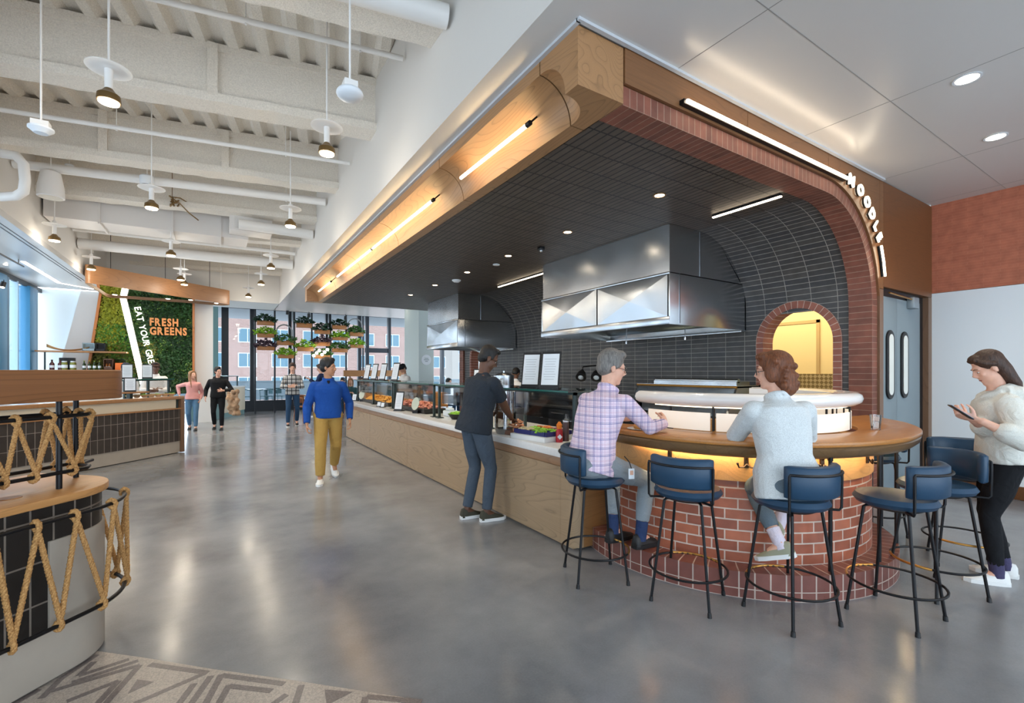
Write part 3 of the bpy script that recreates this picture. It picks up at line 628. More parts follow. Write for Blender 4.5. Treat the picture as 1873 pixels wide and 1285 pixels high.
# trays of fried food
FRY=[plain('fried_gold',S(226,160,70),.7,bump=.6,bscale=90),plain('fried_tan',S(214,150,110),.7,bump=.6,bscale=90),plain('fried_pink',S(216,140,120),.7,bump=.6,bscale=90)]
def tray(x0,x1,y0,y1,lab,mats,n,s,gr,rough):
    t=solo('food_tray',MB().loft([[(x0-.02,y0-.02,.94),(x1+.02,y0-.02,.94),(x1+.02,y1+.02,.94),(x0-.02,y1+.02,.94)],[(x0,y0,.872),(x1,y0,.872),(x1,y1,.872),(x0,y1,.872)],[(x0+.03,y0+.03,.86),(x1-.03,y0+.03,.86),(x1-.03,y1-.03,.86),(x0+.03,y1-.03,.86)]]),BLK,lab,'tray',gr)
    return t
def pile(x0,x1,y0,y1,z,n,s,mat,nm,lab,cat):
    m=MB()
    for k in range(n):
        x=random.uniform(x0,x1); y=random.uniform(y0,y1); h=max(0,1-((x-(x0+x1)/2)/(x1-x0)*1.6)**2-((y-(y0+y1)/2)/(y1-y0)*1.6)**2)
        c=V((x,y,z+random.uniform(0,.12)*h)); 
        M=Matrix.Rotation(random.uniform(0,6),3,'Z')@Matrix.Rotation(random.uniform(-.6,.6),3,'X')
        m.ell(c,(s*random.uniform(.7,1.3),s*.55,s*.45),7,5,M)
    o=solo(nm,m,mat,lab,cat); o['kind']='stuff'; return o
tray(2.86,3.25,9.1,11.0,'black tray of golden fried pieces at the far end of the counter',None,0,0,'black food trays',0)
pile(2.88,3.23,9.15,10.95,.93,220,.05,FRY[0],'fried_pieces','heap of golden fried pieces in the far black tray','fried food')
tray(2.86,3.25,7.2,8.85,'black tray of pinkish fried pieces nearer than the golden ones',None,0,0,'black food trays',0)
pile(2.88,3.23,7.25,8.8,.93,200,.045,FRY[2],'fried_chicken','heap of pinkish fried chicken in the nearer black tray','fried food')
solo('bread_crate',MB().box(2.95,3.35,11.1,11.5,.86,1.06),W_BOX,'orange wooden crate on the far end of the counter','crate',bevel=.008)
ws=thing('wooden_display_shelf','long glowing orange wooden display shelf behind the fried food','shelf',(3.7,9.8,.86)); part('body',MB().box(3.62,3.9,8.6,11.2,.86,.98),W_BOX,ws); part('shelf_board',MB().box(3.6,3.9,8.6,11.2,1.1,1.14),W_BOX,ws); part('end_board',MB().box(3.62,3.9,8.58,8.62,.86,1.14).box(3.62,3.9,11.18,11.22,.86,1.14),W_BOX,ws)
solo('white_bag',MB().box(3.0,3.14,6.55,6.8,.86,.95).box(3.02,3.12,6.6,6.75,.95,.99),SHEET,'white paper bag lying on the counter left of the person in the dark tee','bag',bevel=.03)
bw=thing('salad_bowl','dark oval bowl of greens left of the person in the dark tee','bowl',(2.98,6.25,.86)); part('bowl',MB().lathe([(0,0),(.09,0),(.15,.08),(.145,.08),(.085,.012),(0,.012)],(2.98,6.2,.86),20),BLK,bw); GREEN=plain('lettuce',S(140,190,60),.6,var=.3,vscale=30,bump=.4); 
bg=MB(); [bg.ell((2.98+random.uniform(-.1,.1),6.2+random.uniform(-.1,.1),.93+random.uniform(0,.03)),(.035,.02,.012),7,5) for _ in range(30)]
g_=part('greens',bg,GREEN,bw); g_['kind']='stuff'
# toppings tray near the bar
tt=thing('topping_tray','blue compartment tray of sliced greens on a white board by the bottles','tray',(2.85,3.95,.86))
part('cutting_board',MB().obox((2.84,3.93,.885),(.40,.52,.05),R(8)),WHITE,tt,bevel=.006); BLUET=plain('blue_tray',S(54,56,110),.4)
m=MB()
for dx in (-.19,-.06,.06,.19): m.obox((2.86+dx*.9,3.93,.935),(.014,.46,.04),R(8))
for dy in (-.23,0,.23): m.obox((2.86-dy*.13,3.93+dy,.935),(.36,.014,.04),R(8))
m.obox((2.86,3.93,.915),(.36,.46,.008),R(8)); part('compartment_tray',m,BLUET,tt)
for k,(dx,dy,c) in enumerate(((-.12,-.11,GREEN),(0,-.11,GREEN),(.12,-.11,plain('red_onion',S(130,60,84),.6,var=.3)),(-.12,.11,plain('noodle_cream',S(226,206,160),.6)),(0,.11,GREEN),(.12,.11,plain('carrot',S(214,120,60),.6)))):
    m=MB(); [m.ell((2.86+dx+random.uniform(-.045,.045),3.93+dy+random.uniform(-.08,.08),.945+random.uniform(0,.02)),(.028,.014,.01),6,4,Matrix.Rotation(random.uniform(0,6),3,'Z')) for _ in range(34)]
    o=part('topping',m,c,tt); o['kind']='stuff'
solo('shrimp_tray',MB().obox((2.80,4.33,.885),(.22,.24,.05),R(8)),plain('brown_tray',S(120,80,60),.5),'small brown tray of pink pieces beside the hand of the person in the dark tee','tray',bevel=.006)
pile(2.72,2.88,4.24,4.42,.915,40,.025,FRY[1],'shrimp_pieces','pink pieces heaped in the small brown tray','food')
def bottle(x,y,c,lab,cap=SHEET,r=.032,h=.19):
    t=thing('squeeze_bottle',lab,'bottle',(x,y,.86),0,None)
    part('body',MB().lathe([(0,0),(r,0),(r*1.02,.02),(r*.98,h*.5),(r,h*.9),(r*.8,h),(0,h)],(x,y,.86),18),c,t); part('cap',MB().lathe([(0,0),(r*.95,0),(r*.95,.022),(r*.4,.034),(.006,.075),(.004,.08),(0,.08)],(x,y,.86+h),16),cap,t)
bottle(*at(1035,806,Z=.86)[:2],plain('soy_sauce_dark',S(84,62,60),.3),'dark brown squeeze bottle with white nozzle left of the green post')
bottle(*at(1062,803,Z=.86)[:2],plain('hoisin_dark',S(70,52,50),.3),'dark squeeze bottle with white nozzle right of the green post')
jq=at(1023,808,Z=.86).xy; t=thing('sauce_jar','red sauce jar with orange top and diamond label beside squeeze bottle','jar',(*jq,.86)); part('body',MB().lathe([(0,0),(.034,0),(.034,.11),(.02,.13),(0,.13)],(*jq,.86),16),plain('red_label',S(176,34,44),.4),t); part('label',MB().obox((jq.x-.018,jq.y-.032,.915),(.036,.004,.036),R(-28),0,R(45)),SHEET,t); part('top',MB().lathe([(0,0),(.024,0),(.03,.04),(.01,.07),(0,.07)],(*jq,.99),12),plain('orange_flower',S(226,120,30),.6),t)
tc=thing('table_card','tan framed card standing by the plaid shirt at the bar end','card',(2.92,3.28,.86)); part('frame',MB().obox((2.92,3.28,.94),(.03,.12,.16),R(20)),W_BOX,tc)
# kitchen behind the counter
KS=plain('kitchen_steel',S(150,150,148),.3,.8)
kt=thing('prep_table','steel prep table with dark fridge doors behind the counter','table',(5.7,5.2,0)); part('worktop',MB().box(5.35,XB-.04,3.9,8.4,.88,.93),KS,kt,bevel=.004); part('body',MB().box(5.4,XB-.06,3.95,8.35,.06,.88),BLK,kt)
for y in (5.3,5.95,6.6): d_=part('door',MB().box(5.38,5.4,y,y+.6,.12,.84),plain('black_appliance',S(40,40,42),.3),kt,bevel=.006); part('handle',MB().cyl((5.36,y+.12,.78),(5.36,y+.48,.78),.012),STEEL,d_)
for k,(y,r,h) in enumerate(((6.3,.14,.08),(6.75,.16,.06),(5.9,.12,.10),(5.55,.11,.07))):
    p=thing('wok',('first','second','third','fourth')[k]+' dark pan from the heat lamps on the prep table','pan',(5.65,y,.93),0,'pans on the prep table') if 0 else solo('pan',MB().lathe([(0,0),(r*.7,0),(r,h),(r*.95,h),(r*.66,.008),(0,.008)],(5.65,y,.93),18),BLK,('second','nearest to the pot','third','fourth')[k]+' dark pan on the steel prep table','pan','pans on the prep table')
wm=thing('food_warmer','low stainless glass fronted food warmer behind the white ring shelf','warmer',(5.75,4.35,.93))
part('body',MB().loft([[(5.45,y,.93),(6.25,y,.93),(6.25,y,1.36),(5.72,y,1.36)] for y in (3.55,3.58)]).loft([[(5.45,y,.93),(6.25,y,.93),(6.25,y,1.36),(5.72,y,1.36)] for y in (5.22,5.25)]).box(5.70,6.25,3.55,5.25,1.34,1.37).box(6.2,6.25,3.55,5.25,.93,1.37),STEEL,wm); part('top_roller',MB().box(5.8,6.1,3.62,5.0,1.37,1.42).cyl((5.85,3.62,1.43),(5.85,5.0,1.43),.03),STEEL2,wm); part('front_glass',MB().quad((5.45,3.58,.95),(5.45,5.22,.95),(5.71,5.22,1.34),(5.71,3.58,1.34)),GLASS,wm); part('front_rail',MB().cyl((5.70,3.55,1.35),(5.70,5.25,1.35),.016),BRASS,wm); part('inner_pans',MB().box(5.7,6.15,3.65,5.15,.95,1.12),STEEL2,wm)
wm['label']='low stainless glass fronted food warmer behind the white ring shelf'
for k,(y,l) in enumerate(((6.02,'left'),(5.58,'right'))):
    h=thing('heat_lamp',l+' of the two black heat lamps left of the seated grey haired head','lamp',(5.6,y,1.50),0,'black heat lamps')
    c=V(at((1064,1092)[k],683,X=5.5)); dr=V((-.62,-.5,-.6)).normalized()
    part('shade',MB().tube([c-dr*.09,c-dr*.03,c+dr*.0,c+dr*.11,c+dr*.115],[.03,.05,.075,.095,.085],16),BLK,h); part('bulb',MB().ell(c+dr*.08,.06),plain('lamp_glass',S(200,206,206),.15),h); part('arm',MB().tube([c-dr*.09,c-dr*.14+V((0,.0,.04)),c+V((.55,.1,.16))],.012),BLK,h)
pq=at(922,690,X=4.25).y; sp=thing('stock_pot','tall shiny steel pot with lid behind the glass shelf','pot',(4.25,pq,.93)); part('body',MB().lathe([(0,0),(.17,0),(.175,.01),(.175,.54),(0,.54)],(4.25,pq,.93),24),STEEL2,sp); part('lid',MB().lathe([(0,.54),(.185,.54),(.185,.56),(.10,.60),(.02,.61),(.02,.64),(0,.64)],(4.25,pq,.93),24),STEEL2,sp); part('handle',MB().tube([(4.11,pq-.12,1.38),(4.07,pq-.16,1.42),(4.11,pq-.18,1.44)],.01),STEEL,sp)
st=solo('pot_stand',MB().box(4.0,4.5,pq-.3,pq+.3,.0,.93),KS,'steel stand under the tall steel pot','stand',bevel=.01)
dq=at(924,792,Z=.86).xy; dp=thing('drink_dispenser','clear upright cylinder dispenser behind the reaching forearm','dispenser',(dq.x,dq.y,.86)); part('tank',MB().lathe([(0,0),(.12,0),(.12,.42),(0,.42)],(dq.x,dq.y,.92),24),glassm('smoky_clear_plastic',(.86,.84,.82),1.2),dp); part('base',MB().lathe([(0,0),(.1,0),(.12,.06),(0,.06)],(dq.x,dq.y,.86),20),KS,dp); part('rod',MB().cyl((dq.x,dq.y,.92),(dq.x,dq.y,1.3),.02),STEEL2,dp)
# ================================================================== BRICK BAR
BC=(4.06,2.70)
bar_=thing('brick_bar','round red brick bar with thick oak top and brick foot curb','bar',(BC[0],BC[1],0))
def arcb(r0,r1,z0,z1,a0=140,a1=395,n=96,top=None):
    prof=[(r1,z0),(r1,z1),(r0,z1),(r0,z0)]
    rings=[[(BC[0]+r*cos(R(a0+(a1-a0)*k/n)),BC[1]+r*sin(R(a0+(a1-a0)*k/n)),z) for r,z in prof] for k in range(n+1)]
    m=MB(); m.loft(rings)
    L=R(a1-a0)
    for fi in range(len(m.f)-2):
        j=fi//4; k=fi%4; s0=L*1.32*j/n; s1=L*1.32*(j+1)/n
        h=[0,z1-z0,z1-z0+(r1-r0),z1-z0+(r1-r0)+(z1-z0),0]
        m.u[fi]=[(s0,h[k]),(s0,h[k+1]),(s1,h[k+1]),(s1,h[k])]
    return m
def arcw(r0,r1,z0,z1,**k):
    m=arcb(r0,r1,z0,z1,**k)
    return m
curb=arcb(1.05,1.32,0,.18,a0=150,a1=400)
part('foot_curb',curb,B_CURB,bar_,smooth=25); part('curb_joint',MB().lathe([(1.316,.062),(1.3215,.062),(1.3215,.068),(1.316,.068)],(BC[0],BC[1],0),90,R(152),R(398)),plain('curb_mortar',S(186,168,156),.7),bar_,smooth=0)
part('brick_drum',arcb(1.0,1.15,.18,.765,a0=150,a1=420),B_RED,bar_,smooth=25)
part('oak_apron',MB().lathe([(1.02,.765),(1.16,.765),(1.16,1.0),(1.02,1.0)],(BC[0],BC[1],0),96,R(150),R(420)),W_APR,bar_,smooth=25)
def spl(P,n=10):
    out=[]
    for i in range(len(P)-1):
        p0,p1,p2,p3=[V(P[max(0,min(len(P)-1,i+d))]) for d in (-1,0,1,2)]
        for k in range(n):
            t=k/n; out.append(tuple(.5*((2*p1)+(p2-p0)*t+(2*p0-5*p1+4*p2-p3)*t*t+(3*p1-p0-3*p2+p3)*t**3)))
    return out+[tuple(P[-1])]
outer=spl([(3.10,3.42),(2.92,3.15),(2.835,2.85),(2.83,2.45),(2.93,2.08),(3.15,1.77),(3.42,1.56),(3.79,1.41),(4.20,1.345),(4.55,1.362),(4.89,1.43),(5.2,1.55),(5.5,1.71),(5.7,1.86),(5.9,2.05),(6.15,2.29)],6)
inner=[(4.25+.99*cos(R(a)),2.70+.99*sin(R(a))) for a in range(-18,-196,-6)]
inner=[(5.6,2.32)]+inner
def insetc(P,d):
    o=[]
    for k in range(len(P)):
        a,b=V(P[max(0,k-1)]),V(P[min(len(P)-1,k+1)]); t=(b-a).normalized(); o.append((P[k][0]-t.y*d,P[k][1]+t.x*d))
    return o
part('bar_top',MB().prism(outer+inner,1.035,1.07),W_TOP,bar_,bevel=.008)
ins=[insetc(outer,d) for d in (.018,.006,.012,.045,.06,.066,.20)]; zz=[1.035,1.02,.985,.955,.95,.975,.975]
prf=[]
for k in range(len(outer)): prf.append([(ins[j][k][0],ins[j][k][1],zz[j]) for j in range(7)]+[(ins[6][k][0],ins[6][k][1],1.035)])
part('bar_edge',MB().loft(prf),W_EDGE,bar_,smooth=40)
stp=insetc(outer,.078); part('led_strip',MB().loft([[(x+.006,y+.006,.970),(x-.006,y-.006,.970),(x-.006,y-.006,.9735),(x+.006,y+.006,.9735)] for x,y in stp[14:78]]),glow('apron_strip',(1,.74,.40),32),bar_)
for x,y in ((3.142,2.10),(3.566,1.54),(4.05,1.43),(4.60,1.51),(5.0,1.75)): part('post',MB().cyl((x,y,.18),(x,y,.965),.013).cyl((x,y,.94),(x,y,.962),.017),BLACK,bar_)
def hook(a):
    t=part('coat_hook',None and 0 or MB().obox((0,0,0),(.03,.012,.08)).tube([(0,-.01,-.01),(-.025,-.03,-.03),(-.055,-.045,-.03),(-.065,-.05,-.005)],.006,8).tube([(0,-.01,-.01),(.025,-.03,-.03),(.055,-.045,-.03),(.065,-.05,-.005)],.006,8).ell((-.065,-.05,-.003),.009,8,6).ell((.065,-.05,-.003),.009,8,6).tube([(0,-.006,.02),(0,-.03,.05),(0,-.05,.06)],.006,8),plain('dark_bronze',S(70,58,52),.35,.8) if 'dark_bronze' not in bpy.data.materials else bpy.data.materials['dark_bronze'],bar_,local=True)
    t.location=(1.168*cos(R(a)),1.168*sin(R(a)),.905); t.rotation_euler=(0,0,R(a+90))
for a in (196,222,248,274,300,330): hook(a)
# glowing screen and white ring shelf
scr=thing('glass_screen_ring','low ring of frosted white panels standing on the oak bar top','screen',(4.25,2.70,1.07))
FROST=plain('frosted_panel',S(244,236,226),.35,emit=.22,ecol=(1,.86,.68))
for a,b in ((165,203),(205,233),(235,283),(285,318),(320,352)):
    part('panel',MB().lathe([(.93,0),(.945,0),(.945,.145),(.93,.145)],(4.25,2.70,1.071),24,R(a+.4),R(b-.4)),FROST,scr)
for a in (204,234,284,319): part('post',MB().obox((4.25+.94*cos(R(a)),2.70+.94*sin(R(a)),1.17),(.014,.014,.2),R(a)),BLACK,scr)
shl=thing('ring_shelf','glossy white curved ring shelf with rounded ends above the bar screen','shelf',(4.25,2.70,1.27))
pr=[(.80,.0),(.86,-.01),(.98,-.005),(1.02,.02),(1.03,.05),(1.02,.08),(.99,.10),(.95,.105),(.88,.085),(.83,.10),(.80,.09)]
rg=[]
for a in range(160,382,4): rg.append([(4.25+r*cos(R(a)),2.70+r*sin(R(a)),1.275+z) for r,z in pr])
def shrink(r,f): c=sum((V(p) for p in r),V((0,0,0)))/len(r); return [tuple(c+(V(p)-c)*f) for p in r]
rg=[shrink(rg[0],.4)]+rg+[shrink(rg[-1],.4)]
part('shelf_body',MB().loft(rg),plain('gloss_white',S(238,236,234),.12,coat=.4),shl,smooth=60)
part('led_strip',MB().lathe([(.90,0),(.93,0),(.93,.008),(.90,.008)],(4.25,2.70,1.258),48,R(170),R(370)),glow('shelf_strip',(1,.84,.62),1.6),shl)
for a in (180,204,234,262,284,319,345): part('bracket',MB().obox((4.25+.90*cos(R(a)),2.70+.90*sin(R(a)),1.17),(.012,.012,.2),R(a)),BLACK,shl)
GLW=glassm('drinking_glass',(.97,.98,.98),.4)
def glass(x,y,lab):
    t=thing('water_glass',lab,'glass',(x,y,1.07),0,None)
    part('glass',MB().lathe([(0,0),(.032,0),(.042,.125),(.0395,.125),(.030,.012),(0,.012)],(x,y,1.071),20),GLW,t); part('water',MB().lathe([(0,.013),(.030,.013),(.0345,.07),(0,.07)],(x,y,1.071),18),glassm('water',(.9,.95,.97),1.0) if 'water' not in bpy.data.materials else bpy.data.materials['water'],t)
glass(4.63,1.66,'clear glass half full of water on the right of the bar top'); glass(3.30,1.86,'clear glass on the bar top left of the grey sweater')
sw=solo('sandwich',MB().lathe([(0,0),(.07,0),(.08,.02),(.06,.05),(.02,.062),(0,.062)],(3.02,2.72,1.075),16),plain('bread_crust',S(206,150,84),.7,bump=.3),'bitten sandwich on the bar top before the plaid shirt','sandwich')
solo('paper_plate',MB().lathe([(0,0),(.11,0),(.13,.008),(.11,.004),(0,.004)],(3.02,2.72,1.0705),24),SHEET,'white paper plate under the sandwich on the bar top','plate')
# ------------------------------------------------------------------ stools
def make_stool(lea):
    t=thing('bar_stool','','stool')
    part('seat',MB().lathe([(0,.70),(.16,.70),(.205,.715),(.222,.74),(.205,.768),(.14,.775),(0,.772)],seg=36),lea,t,local=True,smooth=50)
    part('seat_base',MB().lathe([(0,.685),(.14,.685),(.16,.70),(0,.70)],seg=24),BLK,t,local=True)
    # curved padded back (faces +y, back at -y)
    rr=[]
    for k in range(25):
        a=R(270-56+112*k/24); c=V((.235*cos(a),.235*sin(a))); e=min(1,min(k,24-k)/2.0+.35)
        prof=[(-.028,-.085),(-.012,-.098),(.012,-.098),(.028,-.085),(.03,0),(.028,.085),(.012,.098),(-.012,.098),(-.028,.085),(-.03,0)]
        rr.append([((.235+.0+dr*e)*cos(a),(.235+dr*e)*sin(a),.895+dz*(.9+.1*e)) for dr,dz in prof])
    part('backrest',MB().loft(rr),lea,t,local=True,smooth=60)
    f=[]
    for a in range(-48,49,6): f.append((.274*cos(R(270+a)),.274*sin(R(270+a)),.945))
    f=[(.17*cos(R(270-49)),.17*sin(R(270-49)),.700),(.262*cos(R(270-49)),.262*sin(R(270-49)),.704),(.273*cos(R(270-49)),.273*sin(R(270-49)),.72),(.276*cos(R(270-49)),.276*sin(R(270-49)),.90),(.275*cos(R(270-49)),.275*sin(R(270-49)),.935)]+f+[(.275*cos(R(270+49)),.275*sin(R(270+49)),.935),(.276*cos(R(270+49)),.276*sin(R(270+49)),.90),(.273*cos(R(270+49)),.273*sin(R(270+49)),.72),(.262*cos(R(270+49)),.262*sin(R(270+49)),.704),(.17*cos(R(270+49)),.17*sin(R(270+49)),.700)]
    part('back_frame',MB().tube(f,.008,8),BLACK,t,local=True)
    for a in (45,135,225,315):
        c,s=cos(R(a)),sin(R(a))
        lg=part('leg',MB().tube([(.10*c,.10*s,.69),(.15*c,.15*s,.692),(.17*c,.17*s,.68),(.265*c,.265*s,.02)],.0095,8),BLACK,t,local=True)
        part('foot_tip',MB().cyl((.264*c,.264*s,.03),(.2665*c,.2665*s,0),.012,.014),BLK,lg,local=True)
    ring=[(.252*cos(R(a)),.252*sin(R(a)),.215) for a in range(0,360,10)]
    part('foot_ring',MB().tube(ring,.008,8,loop=True),BLACK,t,local=True)
    part('brass_wear_band',MB().tube([(.2525*cos(R(a)),.2525*sin(R(a)),.2155) for a in range(50,131,8)],.0088,8),BRASS,t,local=True)
    return t
s0=make_stool(LEATH)
def face(x,y): return atan2(BC[1]-y,BC[0]-x)-pi/2
ST=[(2.43,2.66,'blue leather bar stool carrying the plaid shirted sitter',0),(2.73,2.06,'empty blue leather bar stool between the two sitters',-.08),(3.08,1.56,'blue leather bar stool carrying the grey sweater sitter',.45),(3.66,1.21,'empty blue bar stool right of the grey sweater sitter with its seat showing',.2),(4.32,1.19,'navy bar stool touching the black jeans, turned sideways',.9),(5.12,1.24,'navy bar stool behind the others against the white wall',1.38),(5.35,1.95,'dark bar stool half hidden under the right rim of the bar top',.1)]
for k,(x,y,l,d) in enumerate(ST):
    if k==0: s0.location=(x,y,0); s0.rotation_euler=(0,0,face(x,y)-.45); s0['label']=l; s0['group']='bar stools around the brick bar'
    else: dup(s0,(x,y,0),face(x,y)+d,l,'bar stools around the brick bar')
# ================================================================== NEAR LEFT CONDIMENT COUNTER
K=V((-.386,3.515)); u=V((.674,.739)); n_=V((-.739,.674)); RC=.35
def cpath(d,a=2.4,b=.75,k=14):
    c=K-u*RC+n_*RC; P=[]
    m=10
    for j in range(m): P.append(K-u*(a+(RC-a)*j/m)-n_*d)
    for j in range(k+1):
        t=R(90*j/k); P.append(c+(-n_*cos(t)+u*sin(t))*(RC+d))
    for j in range(1,6): P.append(c+u*(RC+d)+n_*((b-RC)*j/5))
    return P
cc=thing('condiment_counter','dark tiled counter with rounded concrete end lashed with rope at the left','counter',(-.9,3.4,0))
def close(P,back): return P+[P[-1]-u*back,P[0]+n_*.75]
def band(P,z0,z1,t=.04):
    # strip with thickness t going inward, uv = length along the path
    m=MB(); cu=[0]
    for a,b in zip(P,P[1:]): cu.append(cu[-1]+(b-a).length)
    ns=[]
    for k in range(len(P)):
        d=(P[min(k+1,len(P)-1)]-P[max(k-1,0)]).normalized(); ns.append(V((-d.y,d.x)))
    m.loft([[(p.x,p.y,z0),(p.x,p.y,z1),(p.x+q.x*t,p.y+q.y*t,z1),(p.x+q.x*t,p.y+q.y*t,z0)] for p,q in zip(P,ns)])
    for fi in range(len(m.f)-2):
        j=fi//4
        if fi%4==0: m.u[fi]=[(cu[j],z0),(cu[j],z1),(cu[j+1],z1),(cu[j+1],z0)]
    return m
part('tile_body',band(cpath(-.03),.22,.885),TILE_FG,cc,smooth=30)
part('concrete_base',band(cpath(-.018),.012,.27),CONC,cc,smooth=30,bevel=.003)
Pc=cpath(-.018); Pc=[p for p in Pc if (p-K).dot(u)>-.47]; part('concrete_panel',band([K-u*.456-n_*-.018]+Pc,.265,.705),CONC,cc,smooth=30,bevel=.003)
part('toe_gap',band(cpath(-.05),0,.02),BLK,cc,smooth=30)
P=cpath(0); part('oak_top',MB().prism([tuple(p) for p in P]+[tuple(P[-1]-u*2.0),tuple(P[0]+n_*.75)],.885,.925),W_FG,cc,bevel=.006)
part('back_panel',MB().loft([[(p.x,p.y,z) for p in (P[0]+n_*.7,P[-1]-u*.05-n_*.03,P[-1]-u*.05-n_*.06,P[0]+n_*.67)] for z in (.02,.88)]),CONC,cc)
hl=(K-u*.50+n_*.20); part('grommet',MB().lathe([(0,0),(.045,0),(.045,.004),(0,.004)],(hl.x,hl.y,.924),20),W_BOX,cc)
def rail(P,z,nm='rail'): return part(nm,MB().tube([(p.x,p.y,z) for p in P],.0105,8),BLACK,cc,smooth=60)
PR=cpath(.07); rail(PR,.83); rail(PR,.31)
for k in (3,-2):
    p=PR[k]; q=cpath(-.04)[k]
    for z in (.83,.31): part('rail_bracket',MB().cyl((p.x,p.y,z),(q.x,q.y,z),.008),BLACK,cc)
# posts and upper rails carrying a sign beam
pa,pb=V((-.718,3.407)),V((-.711,3.722))
du=u
fr=thing('rope_railing','black metal frame of posts and double rails standing on the left counter','frame',(-.9,3.4,.925))
for p in (pa,pb,pa-u*1.3,pb-u*1.3): part('post',MB().cyl((p.x,p.y,.925),(p.x,p.y,1.40),.0135),BLACK,fr)
def upath(): 
    A=pa-u*1.8-n_*.012; e=pa+u*.13-n_*.012; B=pb+u*.04; 
    return [A,pa-n_*.012,e,e+u*.05+n_*.05,e+u*.06+n_*.14,B+u*.05,B,B-u*.6,B-u*1.7]
for z in (1.312,1.012): part('rail',MB().tube([(p.x,p.y,z) for p in upath()],.0105,8),BLACK,fr,smooth=60)
mid=(pa+pb)/2; w=.165
bp=[mid-u*2.2-n_*w,mid+u*.09-n_*w]+[mid+u*.09+(-n_*cos(R(t))+u*sin(R(t)))*w for t in range(10,181,10)]+[mid-u*2.2+n_*w]
sbm=solo('sign_beam',MB().prism([tuple(p) for p in bp],1.395,1.56),W_SIGN,'thick oak beam with a rounded end resting on the black posts','beam',bevel=.004,smooth=40)
# cutlery crate
cr=thing('cutlery_crate','orange wooden crate of cutlery on the left counter behind the rope','crate',(-.95,3.5,.925))
o0=K-u*.60+n_*.125
def crate_panel(a,b,c,d,z0=.925,z1=1.045): return MB().loft([[(*(o0-u*a+n_*b),z),(*(o0-u*c+n_*b),z),(*(o0-u*c+n_*d),z),(*(o0-u*a+n_*d),z)] for z in (z0,z1)])
for a,b,c,d in ((0,0,.23,.015),(.235,0,1.0,.015),(0,.3,1.0,.315),(0,0,.015,.315)): part('side',crate_panel(a,b,c,d),W_BOX,cr,bevel=.003)
part('bottom',crate_panel(0,0,1.0,.315,.926,.936),W_BOX,cr)
NAP=plain('cutlery_metal',S(200,200,204),.25,.85)
for k in range(46):
    a=random.uniform(.06,.62); b=random.uniform(.05,.26); c=o0-u*a+n_*b; z=1.02+random.uniform(.0,.05)
    d=V((random.uniform(-1,1),random.uniform(-1,1),random.uniform(.0,.55))).normalized(); c=V((c.x,c.y,z))
    m=MB().tube([c-d*.08,c-d*.0,c+d*.05],[.005,.004,.004],6); m.ell(c+d*.07,(.012,.012,.006),8,6)
    if k==0: k0=tag(solo('cutlery',m,NAP,'pieces of steel cutlery heaped in the orange wooden crate','cutlery','steel cutlery heaped in the orange crate'))
    else: solo('cutlery',m,NAP,'pieces of steel cutlery heaped in the orange wooden crate','cutlery','steel cutlery heaped in the orange crate')
# ropes: three twisted strands following a zigzag
def rope(pts,r=.0122,turn=.055):
    P=[V(p) for p in pts]; Q=[]
    for a,b in zip(P,P[1:]):
        nseg=max(2,int((b-a).length/.011)); Q+= [a+(b-a)*k/nseg for k in range(nseg)]
    Q.append(P[-1])
    for _ in range(2): Q=[Q[0]]+[(Q[k-1]+Q[k]*2+Q[k+1])/4 for k in range(1,len(Q)-1)]+[Q[-1]]
    m=MB(); s=0; N=None; fr=[]
    for k in range(len(Q)):
        t=(Q[min(k+1,len(Q)-1)]-Q[max(k-1,0)]).normalized()
        N=t.orthogonal().normalized() if N is None else (N-t*N.dot(t)).normalized(); fr.append((t,N.copy(),t.cross(N),s))
        if k+1<len(Q): s+=(Q[k+1]-Q[k]).length
    for j in range(3):
        m.tube([Q[k]+(N_*cos(2*pi*(s_/turn+j/3))+B_*sin(2*pi*(s_/turn+j/3)))*r*.5 for k,(t,N_,B_,s_) in enumerate(fr)],r*.60,6)
    return m
def loop(m,p,ax,r,rr=.0165):
    ax=V(ax).normalized(); a=ax.orthogonal().normalized(); b=ax.cross(a)
    m.v+=[]; return [V(p)+(a*cos(R(t))+b*sin(R(t)))*r for t in range(0,361,30)]
def onpath(P,px,z):
    # nearest path point to the pixel ray taken at height z is approximated by the point at that height
    best=None
    for a,b in zip(P,P[1:]):
        for k in range(20):
            p=a+(b-a)*k/20; d=p.x*sin(_a)+p.y*cos(_a); q=936.5+_f*(p.x*cos(_a)-p.y*sin(_a))/d
            if best is None or abs(q-px)<best[0]: best=(abs(q-px),p)
    return best[1]
cut=[i for i,p in enumerate(PR)][:26]
PF=PR[:20]; PB=PR[22:]
def zig(P,tops,bots,zt,zb,side=1):
    seq=[]
    for k in range(max(len(tops),len(bots))):
        if k<len(bots): seq.append((bots[k],zb))
        if k<len(tops): seq.append((tops[k],zt))
    pts=[]
    for (p,z) in seq:
        t=.018
        out=(p-(K-u*.6+n_*.4)).normalized()*.012
        e=.028 if z==zt else -.028
        pts+= [(p.x+out.x,p.y+out.y,z-e*.9),(p.x+out.x*2.2,p.y+out.y*2.2,z),(p.x,p.y,z+e),(p.x-out.x*1.6,p.y-out.y*1.6,z),(p.x+out.x*1.2,p.y+out.y*1.2,z-e*1.2)]
    return pts
tops=[onpath(PF,x,.83) for x in (-10,63,135,203)]; bots=[onpath(PF,x,.31) for x in (-60,22,105,185)]
tops.append(PR[19]); bots.append(PR[18]); tops.append(PR[25]); bots.append(PR[22])
rp=solo('rope',rope(zig(PR,tops,bots,.83,.31)),ROPE,'thick manila rope zigzagging between the lower rails round the counter end','rope',smooth=60)
UP=upath(); UPf=[UP[0]+(UP[1]-UP[0])*k/12 for k in range(13)]+UP[2:5]
